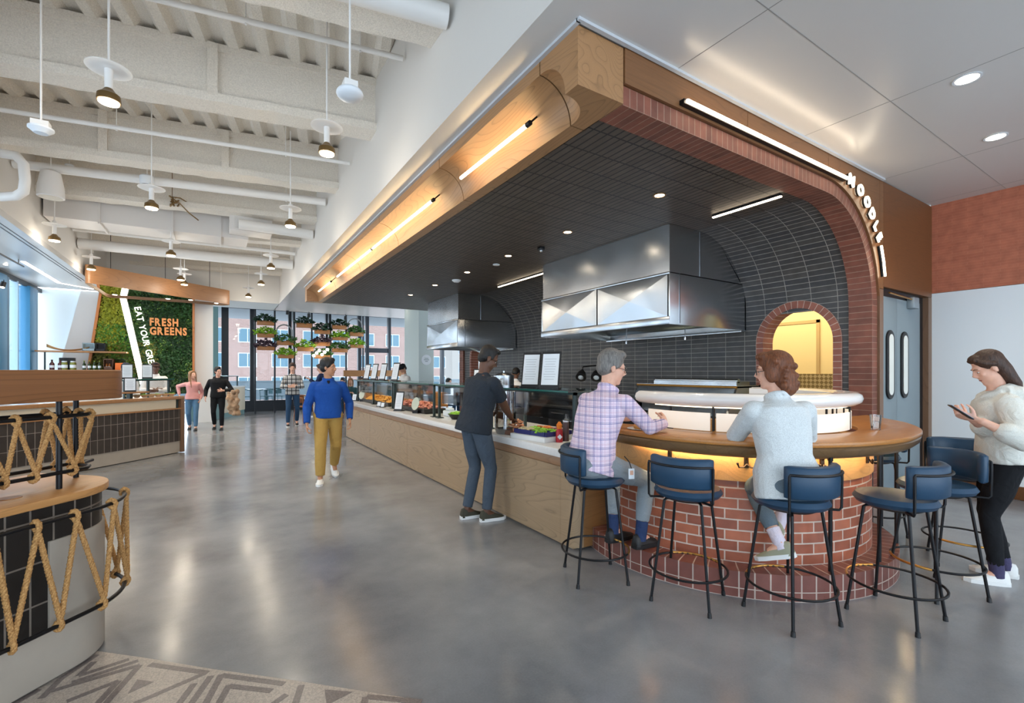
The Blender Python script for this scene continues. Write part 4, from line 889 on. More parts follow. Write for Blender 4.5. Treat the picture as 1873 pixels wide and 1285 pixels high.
tops=[onpath(UPf,x,1.31) for x in (-40,28,92)]+[UP[3]]; bots=[onpath(UPf,x,1.01) for x in (-75,4,60,131)]
rp2=solo('rope',rope(zig(UPf,tops+[UP[4]],bots+[UP[4]],1.312,1.012),.0112,.05),ROPE,'manila rope zigzagging on the front upper rails beside the cutlery crate','rope',smooth=60)
UPb=[UP[6]+(UP[8]-UP[6])*k/14 for k in range(15)]
tops=[onpath(UPb,x,1.31) for x in (82,120)]; bots=[onpath(UPb,x,1.01) for x in (64,100,127)]
rp3=solo('rope',rope(zig(UPb,tops,bots,1.316,1.016),.0112,.05),ROPE,'manila rope zigzagging on the rear upper rails behind the front rope','rope',smooth=60)
# ================================================================== GREEN STATION
K2=V((-.54,11.04)); u2=V((.686,.727)); n2=V((-.727,.686))
gs=thing('salad_counter','long salad counter with brown stacked tiles and pale upper band','counter',(-1.9,9.8,0))
def gbox(a,b,c,d,z0,z1,O=None):
    O=O or K2; return MB().loft([[(*(O-u2*x+n2*y),z) for x,y in ((a,c),(b,c),(b,d),(a,d))] for z in (z0,z1)])
m=gbox(.08,6.5,.02,.06,.224,.84); 
for fi in range(len(m.f)): m.u[fi]=[(((V(m.v[i][:2])-K2).dot(u2)),m.v[i][2]-.224) for i in m.f[fi]]
part('tile_front',m,TILE_GS,gs,smooth=0)
part('plinth',gbox(.08,6.5,.03,.07,.012,.224),CONC,gs); part('toe_gap',gbox(.1,6.5,.06,.1,0,.015),BLK,gs); part('tile_rail',gbox(.0,6.5,0,.05,.84,.862),W_PLAIN,gs)
for a,b in ((.16,2.0),(2.03,4.2),(4.23,6.5)): part('band_panel',gbox(a,b,.03,.06,.865,1.03),CREAM,gs)
for a in (.12,2.0,4.2): part('band_post',gbox(a,a+.03,.02,.05,.86,1.03),DKGREEN,gs)
part('oak_edge',gbox(0,6.5,0,.09,1.03,1.087),W_PLAIN,gs,bevel=.006); part('worktop',gbox(0,6.5,.09,.85,1.04,1.08),QUARTZ,gs)
part('end_panel',gbox(0,.08,0,.85,.01,1.03),W_JAMB,gs,bevel=.004); part('back_panel',gbox(.1,6.5,.8,.84,.02,1.03),KS,gs)
def mat_once(nm,*a,**k): return bpy.data.materials.get(nm) or plain(nm,*a,**k)
gg=thing('sneeze_guard','green edged glass sneeze guard on the salad counter','sneeze guard',(-1.6,10.6,1.08))
for a in (.03,.45,.88): part('post',gbox(a,a+.035,.30,.335,1.08,1.40),DKGREEN,gg)
part('rail',gbox(.0,.93,.29,.34,1.385,1.41),DKGREEN,gg); part('glass_shelf',gbox(-.02,.95,.26,.75,1.41,1.422),GLASSG,gg); part('glass_edge',gbox(-.02,.95,.255,.26,1.405,1.425),EDGEG,gg); part('front_glass',gbox(.05,.87,.31,.318,1.16,1.385),GLASS,gg)
for k in range(7):
    p=K2-u2*(1.35-k*.19 if k<6 else .35)+n2*.28 if k<6 else K2-u2*.25+n2*.5; p=K2-u2*(.10+.135*k)+n2*.20
    b=solo('bowl',MB().lathe([(0,0),(.035,0),(.062,.05),(.058,.052),(.03,.01),(0,.01)],(p.x,p.y,1.087),16),mat_once('kraft_bowl',S(176,140,104),.7),'brown paper bowl in the row along the salad counter','bowl','brown paper bowls in a row on the salad counter')
    g_=MB(); [g_.ell((p.x+random.uniform(-.035,.035),p.y+random.uniform(-.035,.035),1.13+random.uniform(0,.012)),(.024,.016,.008),6,4) for _ in range(9)]
    q_=part('salad',g_,[GREEN,mat_once('salad_mix',S(170,150,90),.7,var=.3)][k%2],None); q_.parent=b; q_.location=V((0,0,0)); q_.data.transform(Matrix.Translation(-b.location)); q_['kind']='stuff'
for a,b,z,h,l in ((.66,.55,1.422,.27,'left menu sheet on the salad counter glass'),(.28,.55,1.422,.27,'right menu sheet on the salad counter glass'),(.98,.10,1.205,.24,'menu sheet standing low by the oak beam end')):
    p=K2-u2*a+n2*b; menu(p.x,p.y,z,h,.165,l,'menu sheets on the salad counter',8,10)
lw=solo('small_ledge',gbox(.70,1.28,.02,.2,1.18,1.205),W_PLAIN,'small oak ledge under the low menu sheet','ledge'); part('bracket',gbox(.95,1.0,.08,.16,1.087,1.18),DKGREEN,None).parent=lw
bpy.data.objects['bracket' if 'bracket' in bpy.data.objects else 'bracket'].name
_b=[o for o in lw.children][0]; _b.data.transform(Matrix.Translation(-lw.location))
# living wall in its oak frame
lwall=thing('living_wall','wall of green leaves framed in oak behind the salad counter','plant wall',(-1.8,17.18,.9))
wp=[(-2.735,3.79),(-3.06,1.1),(-3.06,.9),(-.62,.9),(-.62,3.79)]
part('backing',MB().prism(wp,17.12,17.19,lambda a,b,h:(a,h,b)),plain('moss_backing',S(40,58,26),.9),lwall)
fm=MB()
for a,b in (((-2.735,3.79),(-3.07,1.0)),):
    d=V((b[0]-a[0],b[1]-a[1])).normalized(); nn=V((-d.y,d.x))*.03
    fm.prism([(a[0]+nn.x,a[1]+nn.y),(b[0]+nn.x,b[1]+nn.y),(b[0]-nn.x,b[1]-nn.y),(a[0]-nn.x,a[1]-nn.y)],16.98,17.19,lambda p,q,h:(p,h,q))
part('frame_side',fm,wood('oak_frame_orange',S(196,118,56),axis='z'),lwall); part('frame_side',MB().box(-.64,-.59,16.98,17.19,.9,3.79),bpy.data.materials['oak_frame_orange'],lwall)
def leaves(nm,c,N,test,s):
    m=MB(); k=0; N=int(N*1.9)
    while k<N:
        x=random.uniform(-3.0,-.66); z=random.uniform(.95,3.74)
        if x< -2.735-(3.79-z)*.121+.05 or not test(x,z): continue
        k+=1; y=17.11-random.uniform(.0,.10); a=random.uniform(0,6.3); L=s*.66*random.uniform(.6,1.3); w=L*.32
        d=V((cos(a),-random.uniform(.2,.9),sin(a)-.3)).normalized(); nn=V((d.z,random.uniform(-.5,.5),-d.x)).normalized()
        p=V((x,y,z)); m.add([p,p+d*L*.5+nn*w,p+d*L,p+d*L*.5-nn*w],[(0,1,2,3)])
    o=part(nm,m,plain(nm+'_leaf',c,.55,var=.25,vscale=12),lwall,smooth=0,fix=False); o['kind']='stuff'
ux=lambda x,z: (x+1.99)*.34+ (z-2.5)
leaves('yellow_moss',S(146,150,36),1500,lambda x,z:x<-2.2 and z>2.3-.3*sin(x*9),.10)
leaves('bright_fern',S(84,130,40),1100,lambda x,z:x<-2.0 and z<2.9 and sin(x*5+z*3)>-.2,.12)
leaves('olive_leaf',S(104,104,40),1500,lambda x,z:x<-1.5 and z<2.4,.11)
leaves('dark_ivy',S(46,84,38),2600,lambda x,z:x>-2.25,.12)
leaves('deep_fern',S(30,60,30),1500,lambda x,z:x>-1.9 and sin(x*3+z*4)>-.3,.15)
leaves('ivy_highlight',S(110,142,62),700,lambda x,z:x>-2.2 and sin(x*4-z*5)>.3,.09)
ll=thing('linear_light','slanted bright light strip running down the plant wall','light',(-2.0,16.96,1.3)); 
def slant(m,x0,z0,x1,z1,w,y0,y1):
    d=V((x1-x0,z1-z0)).normalized(); nn=V((-d.y,d.x))*w; m.prism([(x0+nn.x,z0+nn.y),(x1+nn.x,z1+nn.y),(x1-nn.x,z1-nn.y),(x0-nn.x,z0-nn.y)],y0,y1,lambda a,b,h:(a,h,b)); return m
part('lens',slant(MB(),-2.27,3.76,-1.80,1.2,.055,16.895,16.915),LEDN,ll); part('housing',slant(MB(),-2.27,3.76,-1.80,1.2,.075,16.916,17.06),SHEET,ll)
def wallletters(s,x0,z0,x1,z1,size,mt,nm,lab,y,bold,spread):
    t=thing(nm,lab,'sign',((x0+x1)/2,y,z0))
    L=hypot(x1-x0,z1-z0); d=V(((x1-x0)/L,(z1-z0)/L)); ang=atan2(d.y,d.x); pos=0; ws=[]
    ms=[]
    for ch in s:
        if ch==' ': ms.append(None); ws.append(size*.4); continue
        me=text(ch,size,.012,bold,'LEFT'); xs=[v.co.x for v in me.vertices]; ms.append((me,min(xs))); ws.append(max(xs)-min(xs)+size*.12)
    k=L/sum(ws)
    for me,w in zip(ms,ws):
        if me:
            mm,x_=me; c=V((x0,z0))+d*pos
            mm.transform(Matrix(((1,0,0,c.x-t.location.x),(0,0,-1,0),(0,1,0,c.y-t.location.z),(0,0,0,1)))@Matrix.Rotation(ang,4,'Z')@Matrix.Diagonal((k,1,1,1))@Matrix.Translation((-x_,0,0)))
            part('letter',mm,mt,t)
        pos+=w*k
ORL=plain('orange_letter',S(244,160,92),.5)
wallletters('FRESH',-1.65,2.895,-.955,2.90,.30,ORL,'letter_sign','orange block letters FRESH on the plant wall',16.90,.013,True)
wallletters('GREENS',-1.65,2.635,-.745,2.645,.30,ORL,'letter_sign','orange block letters GREENS on the plant wall under FRESH',16.90,.013,True)
wallletters('EAT YOUR GREENS',-2.0,3.38,-1.60,1.40,.21,glow('white_letter',(1,.95,.84),2.0),'letter_sign','glowing white letters EAT YOUR GREENS running down beside the light strip',16.90,.0,True)
# oak ring canopy with a mirrored underside
cr2=thing('ring_canopy','oak ring canopy with rounded corners hanging above the salad counter','canopy',(-1.2,15.8,3.6))
cpts=[(-2.60,14.22),(-2.585,15.5),(-2.57,16.78),(-.6,16.84),(.12,17.0),(.38,16.62)]
def roundp(P,r,k=6):
    o=[]
    for i in range(len(P)):
        a,b,c=V(P[i-1]),V(P[i]),V(P[(i+1)%len(P)]); d1=(a-b).normalized(); d2=(c-b).normalized(); q1=b+d1*min(r,(a-b).length*.45); q2=b+d2*min(r,(c-b).length*.45)
        for j in range(k+1): t=j/k; o.append(tuple(q1*(1-t)**2+b*2*t*(1-t)+q2*t*t))
    return o
co=roundp(cpts,.22); cen=V((-1.2,16.0)); ci=[tuple(V(p)+(cen-V(p)).normalized()*.03) for p in co]
part('oak_band',MB().loft([[(p[0],p[1],3.6),(p[0],p[1],4.03),(q[0],q[1],4.03),(q[0],q[1],3.6)] for p,q in zip(co,ci)],loop=True),W_RING,cr2,smooth=40)
part('mirror_soffit',MB().prism(ci,3.64,3.66),plain('mirror_soffit',(.9,.9,.9),.03,1),cr2)
for x,y,l in ((-2.35,16.4,'leftmost'),(-1.2,16.5,'second'),(-.66,16.4,'third'),(-.03,16.75,'rightmost')): downl(x,y,3.64,l+' downlight under the oak ring canopy','downlights under the ring canopy',.05)
for x,y in ((-2.2,14.8),(-1.2,15.7),(-.2,16.6)): part('hanger',MB().cyl((x,y,3.66),(x,y,5.3),.006),BLACK,cr2)
# shelves with bottles
for z,l in ((2.10,'upper'),(1.60,'lower')): solo('wall_shelf',MB().box(-3.95,-2.13,16.55,17.0,z-.03,z+.01),W_PLAIN,l+' of two thin oak shelves left of the plant wall','shelf',bevel=.004)
sp_=solo('shelf_post',MB().box(-3.82,-3.79,16.75,16.78,1.61,2.07),DKGREEN,'thin dark post between the two oak shelves','post')
bo=[]
for k in range(13):
    t=-1+2*k/12; bo.append([(-3.35+.42*t,16.75-.09*(1-t*t)**.5-.004,2.115+.09*t*t+.05*(t<0)*t*t+.03),(-3.35+.42*t,16.75-.05*(1-t*t)**.5,2.112+.09*t*t),(-3.35+.42*t,16.75+.05*(1-t*t)**.5,2.112+.09*t*t),(-3.35+.42*t,16.75+.09*(1-t*t)**.5+.004,2.115+.09*t*t+.05*(t<0)*t*t+.03)])
solo('wooden_boat_bowl',MB().loft(bo),plain('pale_wood',S(214,168,112),.5),'long pale wooden boat shaped bowl on the upper oak shelf','bowl',smooth=60)
def crate(x0,x1,y0,y1,z0,h,mt,lab):
    t=thing('crate',lab,'crate',((x0+x1)/2,(y0+y1)/2,z0)); part('sides',MB().box(x0,x1,y0,y0+.012,z0,z0+h*.28).box(x0,x1,y0,y0+.012,z0+h*.9,z0+h).box(x0,x1,y1-.012,y1,z0,z0+h).box(x0,x0+.012,y0,y1,z0,z0+h).box(x1-.012,x1,y0,y1,z0,z0+h).box(x0,x1,y0,y1,z0,z0+.01),mt,t); return t
crate(-3.05,-2.80,16.6,16.9,2.111,.22,plain('pale_blue_crate',S(150,170,180),.6),'pale crate on the upper oak shelf')
crate(-2.78,-2.58,16.6,16.9,2.111,.22,BLK,'black crate of small bottles on the upper oak shelf')
def bot(x,y,z,r,h,mt,lab,gr,capm=BLK):
    t=thing('bottle',lab,'bottle',(x,y,z),0,gr)
    part('body',MB().lathe([(0,0),(r,0),(r,h*.6),(r*.4,h*.78),(r*.35,h*.95),(0,h*.95)],(x,y,z),12),mt,t); part('cap',MB().lathe([(0,0),(r*.45,0),(r*.45,h*.08),(0,h*.08)],(x,y,z+h*.93),10),capm,t); part('label',MB().lathe([(r*1.01,0),(r*1.03,0),(r*1.03,h*.25),(r*1.01,h*.25)],(x,y,z+h*.2),12),SHEET,t)
for k in range(4): bot(-3.03+.105*k,16.72,1.611,.036,.24,mat_once('dark_green_glass',S(40,56,24),.15),'dark green bottle in the row of four on the lower oak shelf','four dark green bottles on the lower shelf',mat_once('lime_cap',S(150,170,60),.4))
for k in range(2): bot(-3.66+.16*k,16.72,1.611,.05,.26,mat_once('dark_red_glass',S(70,24,24),.15),'dark red bottle at the left of the lower oak shelf','two dark red bottles on the lower shelf')
for k in range(2):
    x=-3.42+.17*k; t=thing('jar','large glass jar of olives on the lower oak shelf','jar',(x,16.72,1.611),0,'two olive jars on the lower shelf'); part('body',MB().lathe([(0,0),(.065,0),(.065,.17),(.05,.2),(0,.2)],(x,16.72,1.611),14),mat_once('olive_jar',S(120,124,50),.2),t); part('lid',MB().lathe([(0,0),(.055,0),(.055,.03),(0,.03)],(x,16.72,1.81),14),SHEET,t); part('label',MB().lathe([(.0655,0),(.067,0),(.067,.08),(.0655,.08)],(x,16.72,1.66),14),SHEET,t)
solo('wine_box',MB().box(-3.55,-3.24,16.82,16.95,1.611,1.93),BLK,'dark slatted box behind the olive jars on the lower shelf','box',bevel=.006)
crate(-2.62,-2.42,16.6,16.9,1.611,.30,plain('dark_wood_crate',S(92,64,48),.6),'dark wooden crate of little bottles on the lower oak shelf')
for k in range(4): bot(-2.565+.06*(k%2)+0,16.66+.1*(k//2),1.622,.02,.18,mat_once('amber_glass',S(150,90,40),.2),'little amber bottle inside the dark wooden crate','little amber bottles in the dark crate')
solo('orange_box',MB().box(-2.38,-2.15,16.62,16.9,1.611,1.80),plain('orange_box',S(226,112,40),.5),'bright orange box on the right end of the lower shelf','box',bevel=.008)
pl=thing('potted_plant','small dark leafy plant above the orange box','plant',(-2.3,16.95,1.81)); 
m=MB(); [m.ell((-2.28+random.uniform(-.1,.1),16.80+random.uniform(-.06,.06),1.82+random.uniform(0,.1)),(.05,.02,.012),6,4,Matrix.Rotation(random.uniform(0,6),3,'Z')@Matrix.Rotation(random.uniform(-1,1),3,'X')) for _ in range(40)]; part('foliage',m,plain('dark_leaf',S(40,66,36),.6,var=.2),pl)
# host counter, teal and cream
hc=thing('host_counter','low teal and cream counter with slanted cream panel by the far windows','counter',(.2,17.8,0))
h0,h1=V((-.62,16.75)),V((.845,20.02)); hd=(h1-h0).normalized(); hn=V((-hd.y,hd.x))
def hb(a,b,c,d,z0,z1): return MB().loft([[(*(h0+hd*x+hn*y),z) for x,y in ((a,c),(b,c),(b,d),(a,d))] for z in (z0,z1)])
Lh=(h1-h0).length
part('body',hb(.9,Lh,.0,.5,.0,1.0),TEAL,hc); part('top',hb(.88,Lh+.02,-.03,.53,1.0,1.04),WHITE,hc)
part('cream_panel',MB().prism([(Lh*.42,1.0),(Lh,1.0),(Lh,.16),(Lh*.52,.16)],-.02,.0,lambda a,b,h:(*(h0+hd*a+hn*h),b)),CREAM,hc)
hgd=thing('sneeze_guard','dark railed glass guard on the teal counter behind the walking pair','sneeze guard',(*(h0+hd*2.2+hn*.2),1.04))
for a in (.95,2.2,3.5): part('post',hb(a,a+.04,.2,.24,1.04,1.40),DKGREEN,hgd)
part('rail',hb(.9,3.55,.19,.25,1.385,1.41),DKGREEN,hgd); part('glass_shelf',hb(.9,3.55,.16,.5,1.41,1.422),GLASSG,hgd)
q9=h0+hd*1.05+hn*.3; menu(q9.x,q9.y,1.422,.33,.25,'menu sheet on the dark railed guard behind the head of the pink sweater walker','menu sheets on the salad counter',2,10)
# ================================================================== THINGS UNDER THE HIGH CEILING
def deckz(x,y): return 5.36
def pendant(x,y,l,z=3.86):
    t=thing('pendant_lamp',l,'lamp',(x,y,z),0,'pendant lamps under the high ceiling')
    part('rod',MB().cyl((x,y,z+.32),(x,y,5.36),.009),PIPE,t); part('socket',MB().cyl((x,y,z+.10),(x,y,z+.34),.03),PIPE,t)
    part('disc',MB().lathe([(.028,0),(.16,0),(.16,.006),(.028,.006)],(x,y,z+.27),24),PIPE,t)
    b=MB().lathe([(.028,.105),(.045,.10),(.075,.055),(.08,.0),(.072,-.012)],(0,0,0),20); b=MB(); 
    for pr in ([(0,.11),(.03,.105),(.05,.075),(.08,.05),(.084,.01),(.082,-.005),(.0,-.004)],): b.lathe(pr,(x,y,z),20)
    part('lamp_head',b,plain('bronze_lamp',S(120,96,60),.35,.7) if 'bronze_lamp' not in bpy.data.materials else bpy.data.materials['bronze_lamp'],t)
    part('lens',MB().lathe([(0,0),(.074,0),(.07,-.014),(0,-.018)],(x,y,z-.004),20),BULB,t)
PEN=[(-.785,5.2,'nearest pendant lamp of the left row'),(.975,5.2,'nearest pendant lamp beside the bulkhead'),(-.785,8.25,'second pendant lamp of the left row'),(.975,8.1,'second pendant lamp beside the bulkhead'),(-2.42,11.2,'pendant lamp by the left bulkhead'),(-.78,11.4,'third pendant lamp of the left row'),(1.0,11.6,'third pendant lamp beside the bulkhead'),(-2.4,13.9,'pendant lamp above the left end of the ring canopy'),(.97,13.9,'fourth pendant lamp beside the bulkhead'),(-.78,14.3,'fourth pendant lamp of the left row in front of the ring canopy'),(-.74,15.0,'last pendant lamp of the left row'),(.8,16.4,'last pendant lamp beside the bulkhead')]
for x,y,l in PEN: pendant(x,y,l)
def hung(nm,lab,cat,x,y,z,parts,gr=None):
    t=thing(nm,lab,cat,(x,y,z),0,gr); part('rod',MB().cyl((x,y,z+.05),(x,y,5.36),.008),PIPE,t)
    for pn,mb,mt in parts: part(pn,mb,mt,t)
p=at(640,172,D=3.6); hung('hanging_access_point','large oval white wireless unit hanging near the bulkhead','device',p.x,p.y,p.z,[('body',MB().ell((p.x,p.y,p.z),(.10,.11,.045),20,12),SHEET),('bracket',MB().box(p.x-.05,p.x+.05,p.y-.05,p.y+.05,p.z+.03,p.z+.09),PIPE)])
p=at(75,245,D=4.2); hung('hanging_access_point','white wireless unit hanging at the far left','device',p.x,p.y,p.z,[('body',MB().lathe([(0,0),(.05,.005),(.09,.04),(.09,.055),(0,.06)],(p.x,p.y,p.z),20),SHEET),('bracket',MB().box(p.x-.06,p.x+.06,p.y-.05,p.y+.05,p.z+.05,p.z+.11),PIPE)])
p=at(404,535,Z=3.95); hung('hanging_access_point','small white wireless unit hanging before the right end of the ring canopy','device',p.x,p.y,p.z,[('body',MB().lathe([(0,0),(.05,.02),(.11,.05),(.11,.1),(0,.1)],(p.x,p.y,p.z-.05),16),SHEET)])
def spk(px,py,D,s,lab):
    p=at(px,py,D=D); hung('pendant_speaker',lab,'speaker',p.x,p.y,p.z+.18*s,[('body',MB().lathe([(0,0),(.11*s,0),(.125*s,.01),(.118*s,.14*s),(.09*s,.30*s),(.06*s,.32*s),(0,.32*s)],(p.x,p.y,p.z-.16*s),24),PIPE),('grille',MB().lathe([(0,0),(.108*s,0),(.108*s,.004),(0,.004)],(p.x,p.y,p.z-.163*s),20),plain('speaker_grille',S(214,206,192),.7) if 'speaker_grille' not in bpy.data.materials else bpy.data.materials['speaker_grille'])],'white pendant speakers')
spk(93,337,7.2,1.3,'largest white pendant speaker in front of the duct'); spk(221,488,13.5,1.3,'white pendant speaker over the left part of the ring canopy'); spk(448,539,16.2,1.3,'white pendant speaker right of the ring canopy')
def smk(px,py,D,lab):
    p=at(px,py,D=D); hung('smoke_detector',lab,'detector',p.x,p.y,p.z,[('body',MB().lathe([(0,0),(.05,.0),(.062,.03),(.062,.06),(.05,.07),(0,.07)],(p.x,p.y,p.z-.03),18),SHEET)],'hanging smoke detectors')
smk(127,305,8.0,'small white smoke detector hanging left of the second pendant'); smk(561,302,8.0,'small white smoke detector hanging left of the second bulkhead pendant')
p=at(269,338,D=7.6); hung('hanging_camera','white dome security camera hanging beside the second pendant lamp','camera',p.x,p.y,p.z,[('housing',MB().lathe([(0,0),(.09,0),(.10,.02),(.10,.13),(.08,.15),(0,.15)],(p.x,p.y,p.z),20),SHEET),('dome',MB().ell((p.x,p.y,p.z),(.07,.07,.06),16,10),BLK)])
# pipes and ducts
def bline(y0,x0=-2.62,x1=1.70,z=4.4,sl=SK): return [(x0,y0+sl*(x0-XS),z),(x1,y0+sl*(x1-XS),z)]
def pipe(pts,r,lab,hang=()):
    t=thing('ceiling_pipe',lab,'pipe',pts[0]); part('pipe',MB().tube(pts,r,14),PIPE,t,smooth=60)
    for k in hang:
        a,b=V(pts[0]),V(pts[-1]); q=a+(b-a)*k; part('hanger',MB().cyl((q.x,q.y,q.z),(q.x,q.y,5.34),.005).cyl((q.x-.01,q.y,q.z-r-.004),(q.x+.01,q.y,q.z-r-.004),.012),PIPE,t)
pipe(bline(3.75,z=4.66),.095,'thickest white pipe along the nearest ceiling beam')
pipe(bline(4.90,z=4.95),.028,'thin white pipe under the ceiling before the first bulkhead pendant',(.3,.66,.9))
pipe(bline(7.30,z=4.72),.028,'thin white pipe passing behind the nearest pendant lamps',(.35,.8))
pipe(bline(9.2,z=4.72),.07,'white pipe under the ceiling beyond the second beam',(.4,.85))
pipe(bline(10.6,x0=.35,z=4.46,sl=0),.10,'thick white pipe between duct end and bulkhead')
pipe(bline(13.7,z=4.42,sl=-.06),.12,'thick white pipe running above the ring canopy')
pipe(bline(13.2,z=4.62,sl=-.06),.05,'thin white pipe above the thick pipe over the ring canopy',(.2,.4,.6,.8))
pipe([tuple(at(0,360,D=5.9)),tuple(at(30,358,D=5.9)),tuple(at(43,350,D=5.9)),tuple(at(46,330,D=5.9)),tuple(at(43,300,D=5.9)),tuple(at(30,285,D=5.9)),tuple(at(0,280,D=5.9))],.055,'white pipe bend at the left edge of the ceiling')
pipe([tuple(at(120,405,D=10.2)),tuple(at(165,460,D=11.5))],.07,'slanted white pipe with green band beside the left bulkhead')
dt=thing('air_duct','large white rectangular air duct crossing under the high ceiling','duct',(-1.2,11.3,4.3))
xs=[-2.62,-1.85,-.75,.05,.55]; 
for a,b in zip(xs,xs[1:]): part('duct_section',MB().loft([[(x,11.25-.06*x,4.32),(x,11.95-.06*x,4.32),(x,11.95-.06*x,4.80),(x,11.25-.06*x,4.80)] for x in (a+.01,b-.01)]),DUCT,dt)
for x in xs[1:-1]: part('flange',MB().box(x-.015,x+.015,11.22-.06*x,11.98-.06*x,4.29,4.83),DUCT,dt)
vb=thing('terminal_box','white metal air terminal box at the end of the duct','box',(.7,11.0,4.4)); part('body',MB().box(.2,.95,10.75,11.2,4.38,4.72),DUCT,vb,bevel=.008); part('hanger',MB().cyl((.3,10.95,4.72),(.3,10.95,5.36),.006),PIPE,vb); part('hanger',MB().cyl((.85,10.95,4.72),(.85,10.95,5.36),.006),PIPE,vb); part('access_panel',MB().box(.28,.60,10.73,10.75,4.42,4.68),DUCT,vb)
p=at(315,372,D=8.6); wr=MB(); wr.cyl(p,(p.x,p.y,5.36),.006); wr.tube([p,p+V((.1,.05,.05)),p+V((.25,.1,-.1)),p+V((.4,.15,-.2))],.012,6).tube([p+V((0,0,.12)),p+V((.12,.05,.14)),p+V((.35,.1,.02))],.010,6); [wr.cyl(p+V((random.uniform(-.05,.1),random.uniform(-.05,.05),random.uniform(-.06,.14))),p+V((random.uniform(-.05,.1),random.uniform(-.05,.05),random.uniform(-.06,.14))),.014) for _ in range(9)]
solo('hanging_valves',wr,plain('valve_brass',S(130,104,70),.4,.7),'cluster of brass valves and cables by the duct','valve')
p=at(585,392,D=1); 
# left low ceiling: slots, track spots, cove light
sl_=solo('ceiling_vent_slot',MB().box(-2.80,-2.785,6,15.5,HL-.004,HL+.001),BLK,'black slot in the low white ceiling nearest the bulkhead','slot','twin black ceiling slots'); solo('ceiling_vent_slot',MB().box(-2.87,-2.855,6,15.5,HL-.004,HL+.001),BLK,'black slot in the low white ceiling farther from the bulkhead','slot','twin black ceiling slots')
trk=solo('ceiling_track_rail',MB().box(-3.39,-3.37,10.5,13.5,HL-.10,HL-.075).box(-3.385,-3.375,11.0,11.02,HL-.075,HL+.01).box(-3.385,-3.375,13.2,13.22,HL-.075,HL+.01),BLACK,'thin black light track under the left low ceiling','track')
for k,(px,py,D,l) in enumerate(((13,478,9.8,'left'),(33,489,10.6,'right'),(7,520,10.0,'lowest'))):
    p=at(px,py,D=D); t=thing('spot_light',l+' of the small black spotlights at the left edge','lamp',p,0,'small black track spots'); part('can',MB().cyl(p+V((0,0,.05)),p-V((.02,.03,.06)),.045,.05),BLACK,t); part('lens',MB().cyl(p-V((.02,.03,.06)),p-V((.021,.032,.064)),.042),BULB,t); part('arm',MB().cyl(p+V((0,0,.05)),p+V((0,0,.28 if k<2 else .1)),.008),BLACK,t)
cv=thing('linear_light','bent line of cove light in the left low ceiling','light',(-3.38,14.5,HL)); part('lens',MB().loft([[(x-w,y,HL-.006),(x+w,y,HL-.006),(x+w,y,HL-.001),(x-w,y,HL-.001)] for x,y,w in ((-3.365,13.4,.035),(-3.40,16.15,.035))]),LEDCOLD,cv); part('lens',MB().loft([[(-3.43,16.12,HL-.006),(-3.37,16.18,HL-.006),(-3.37,16.18,HL-.001),(-3.43,16.12,HL-.001)],[(-2.90,16.84,HL-.006),(-2.85,16.80,HL-.006),(-2.85,16.80,HL-.001),(-2.90,16.84,HL-.001)]]),LEDCOLD,cv)
# ================================================================== FAR WINDOW ZONE
YP=19.6
BOXM=wood('planter_oak',S(168,110,60),axis='x',rings=8); LF=[plain('lime_leaf',S(150,190,60),.5,var=.3,vscale=20),plain('purple_leaf',S(84,66,76),.5,var=.3,vscale=20),plain('green_leaf',S(74,112,56),.5,var=.3,vscale=20),plain('dark_green_leaf',S(40,66,48),.5,var=.3,vscale=20)]
PLN=[(470,501,588,594.5,3,'dark'),(470,501,611,617,0,'lime'),(470,502,634,640,1,'purple'),(506,537,624,631,2,'green'),(508,537,649,655,0,'lime'),(542,570,592,599,3,'dark'),(543,573,635,642,0,'lime'),(575,603,604,610.5,3,'dark'),(575,603,626.5,632.5,1,'purple'),(575,603,650,655.5,2,'green'),(607,633,596,602,3,'dark'),(607,635,617,622,0,'lime'),(607,635,638,644,2,'green'),(639,664,608.5,614.5,2,'green'),(640,664,631,636,0,'lime')]
NM=['upper box of the first planter column','middle box of the first planter column','lower box of the first planter column','upper box of the second planter column','lower box of the second planter column','upper box of the third planter column','lower box of the third planter column','upper box of the fourth planter column','middle box of the fourth planter column','lower box of the fourth planter column','upper box of the fifth planter column','middle box of the fifth planter column','lower box of the fifth planter column','upper box of the sixth planter column','lower box of the sixth planter column']
for (a,b,y0,y1,k,w),l in zip(PLN,NM):
    p,q=at(a,y1,Y=YP),at(b,y1,Y=YP); z1=at((a+b)/2,y0,Y=YP).z; z0=at((a+b)/2,y1,Y=YP).z
    t=thing('hanging_planter',w+' leafed hanging planter, '+l+' from the left','planter',((p.x+q.x)/2,YP,z0),0,'planters hanging at the far windows')
    part('box',MB().box(p.x,q.x,YP-.11,YP+.11,z0,z1+.02),BOXM,t,bevel=.006)
    m=MB()
    for _ in range(230):
        x=random.uniform(p.x-.05,q.x+.05); y=YP+random.uniform(-.16,.16); z=z1+random.uniform(-.03,.27)*(1-.5*abs((x-(p.x+q.x)/2)/(q.x-p.x)*2)**2); c=V((x,y,z)); e=random.uniform(0,6.3); L=random.uniform(.08,.16)
        d=V((cos(e),sin(e)*.8,random.uniform(-.3,.7))).normalized(); nn=d.cross(V((random.uniform(-1,1),random.uniform(-1,1),1))).normalized()*L*.35; m.add([c,c+d*L*.5+nn,c+d*L,c+d*L*.5-nn],[(0,1,2,3)])
    f=part('foliage',m,LF[k],t,smooth=0,fix=False); f['kind']='stuff'
for px,l in ((467,'first'),(503,'second'),(539,'third'),(571,'fourth'),(604,'fifth'),(634,'sixth'),(665,'seventh')):
    p=at(px,700,Y=YP+.05); solo('planter_post',MB().box(p.x-.03,p.x+.03,YP+.12,YP+.18,0,4.28),DARKF,l+' black post of the hanging planters from the left','post','planter posts')
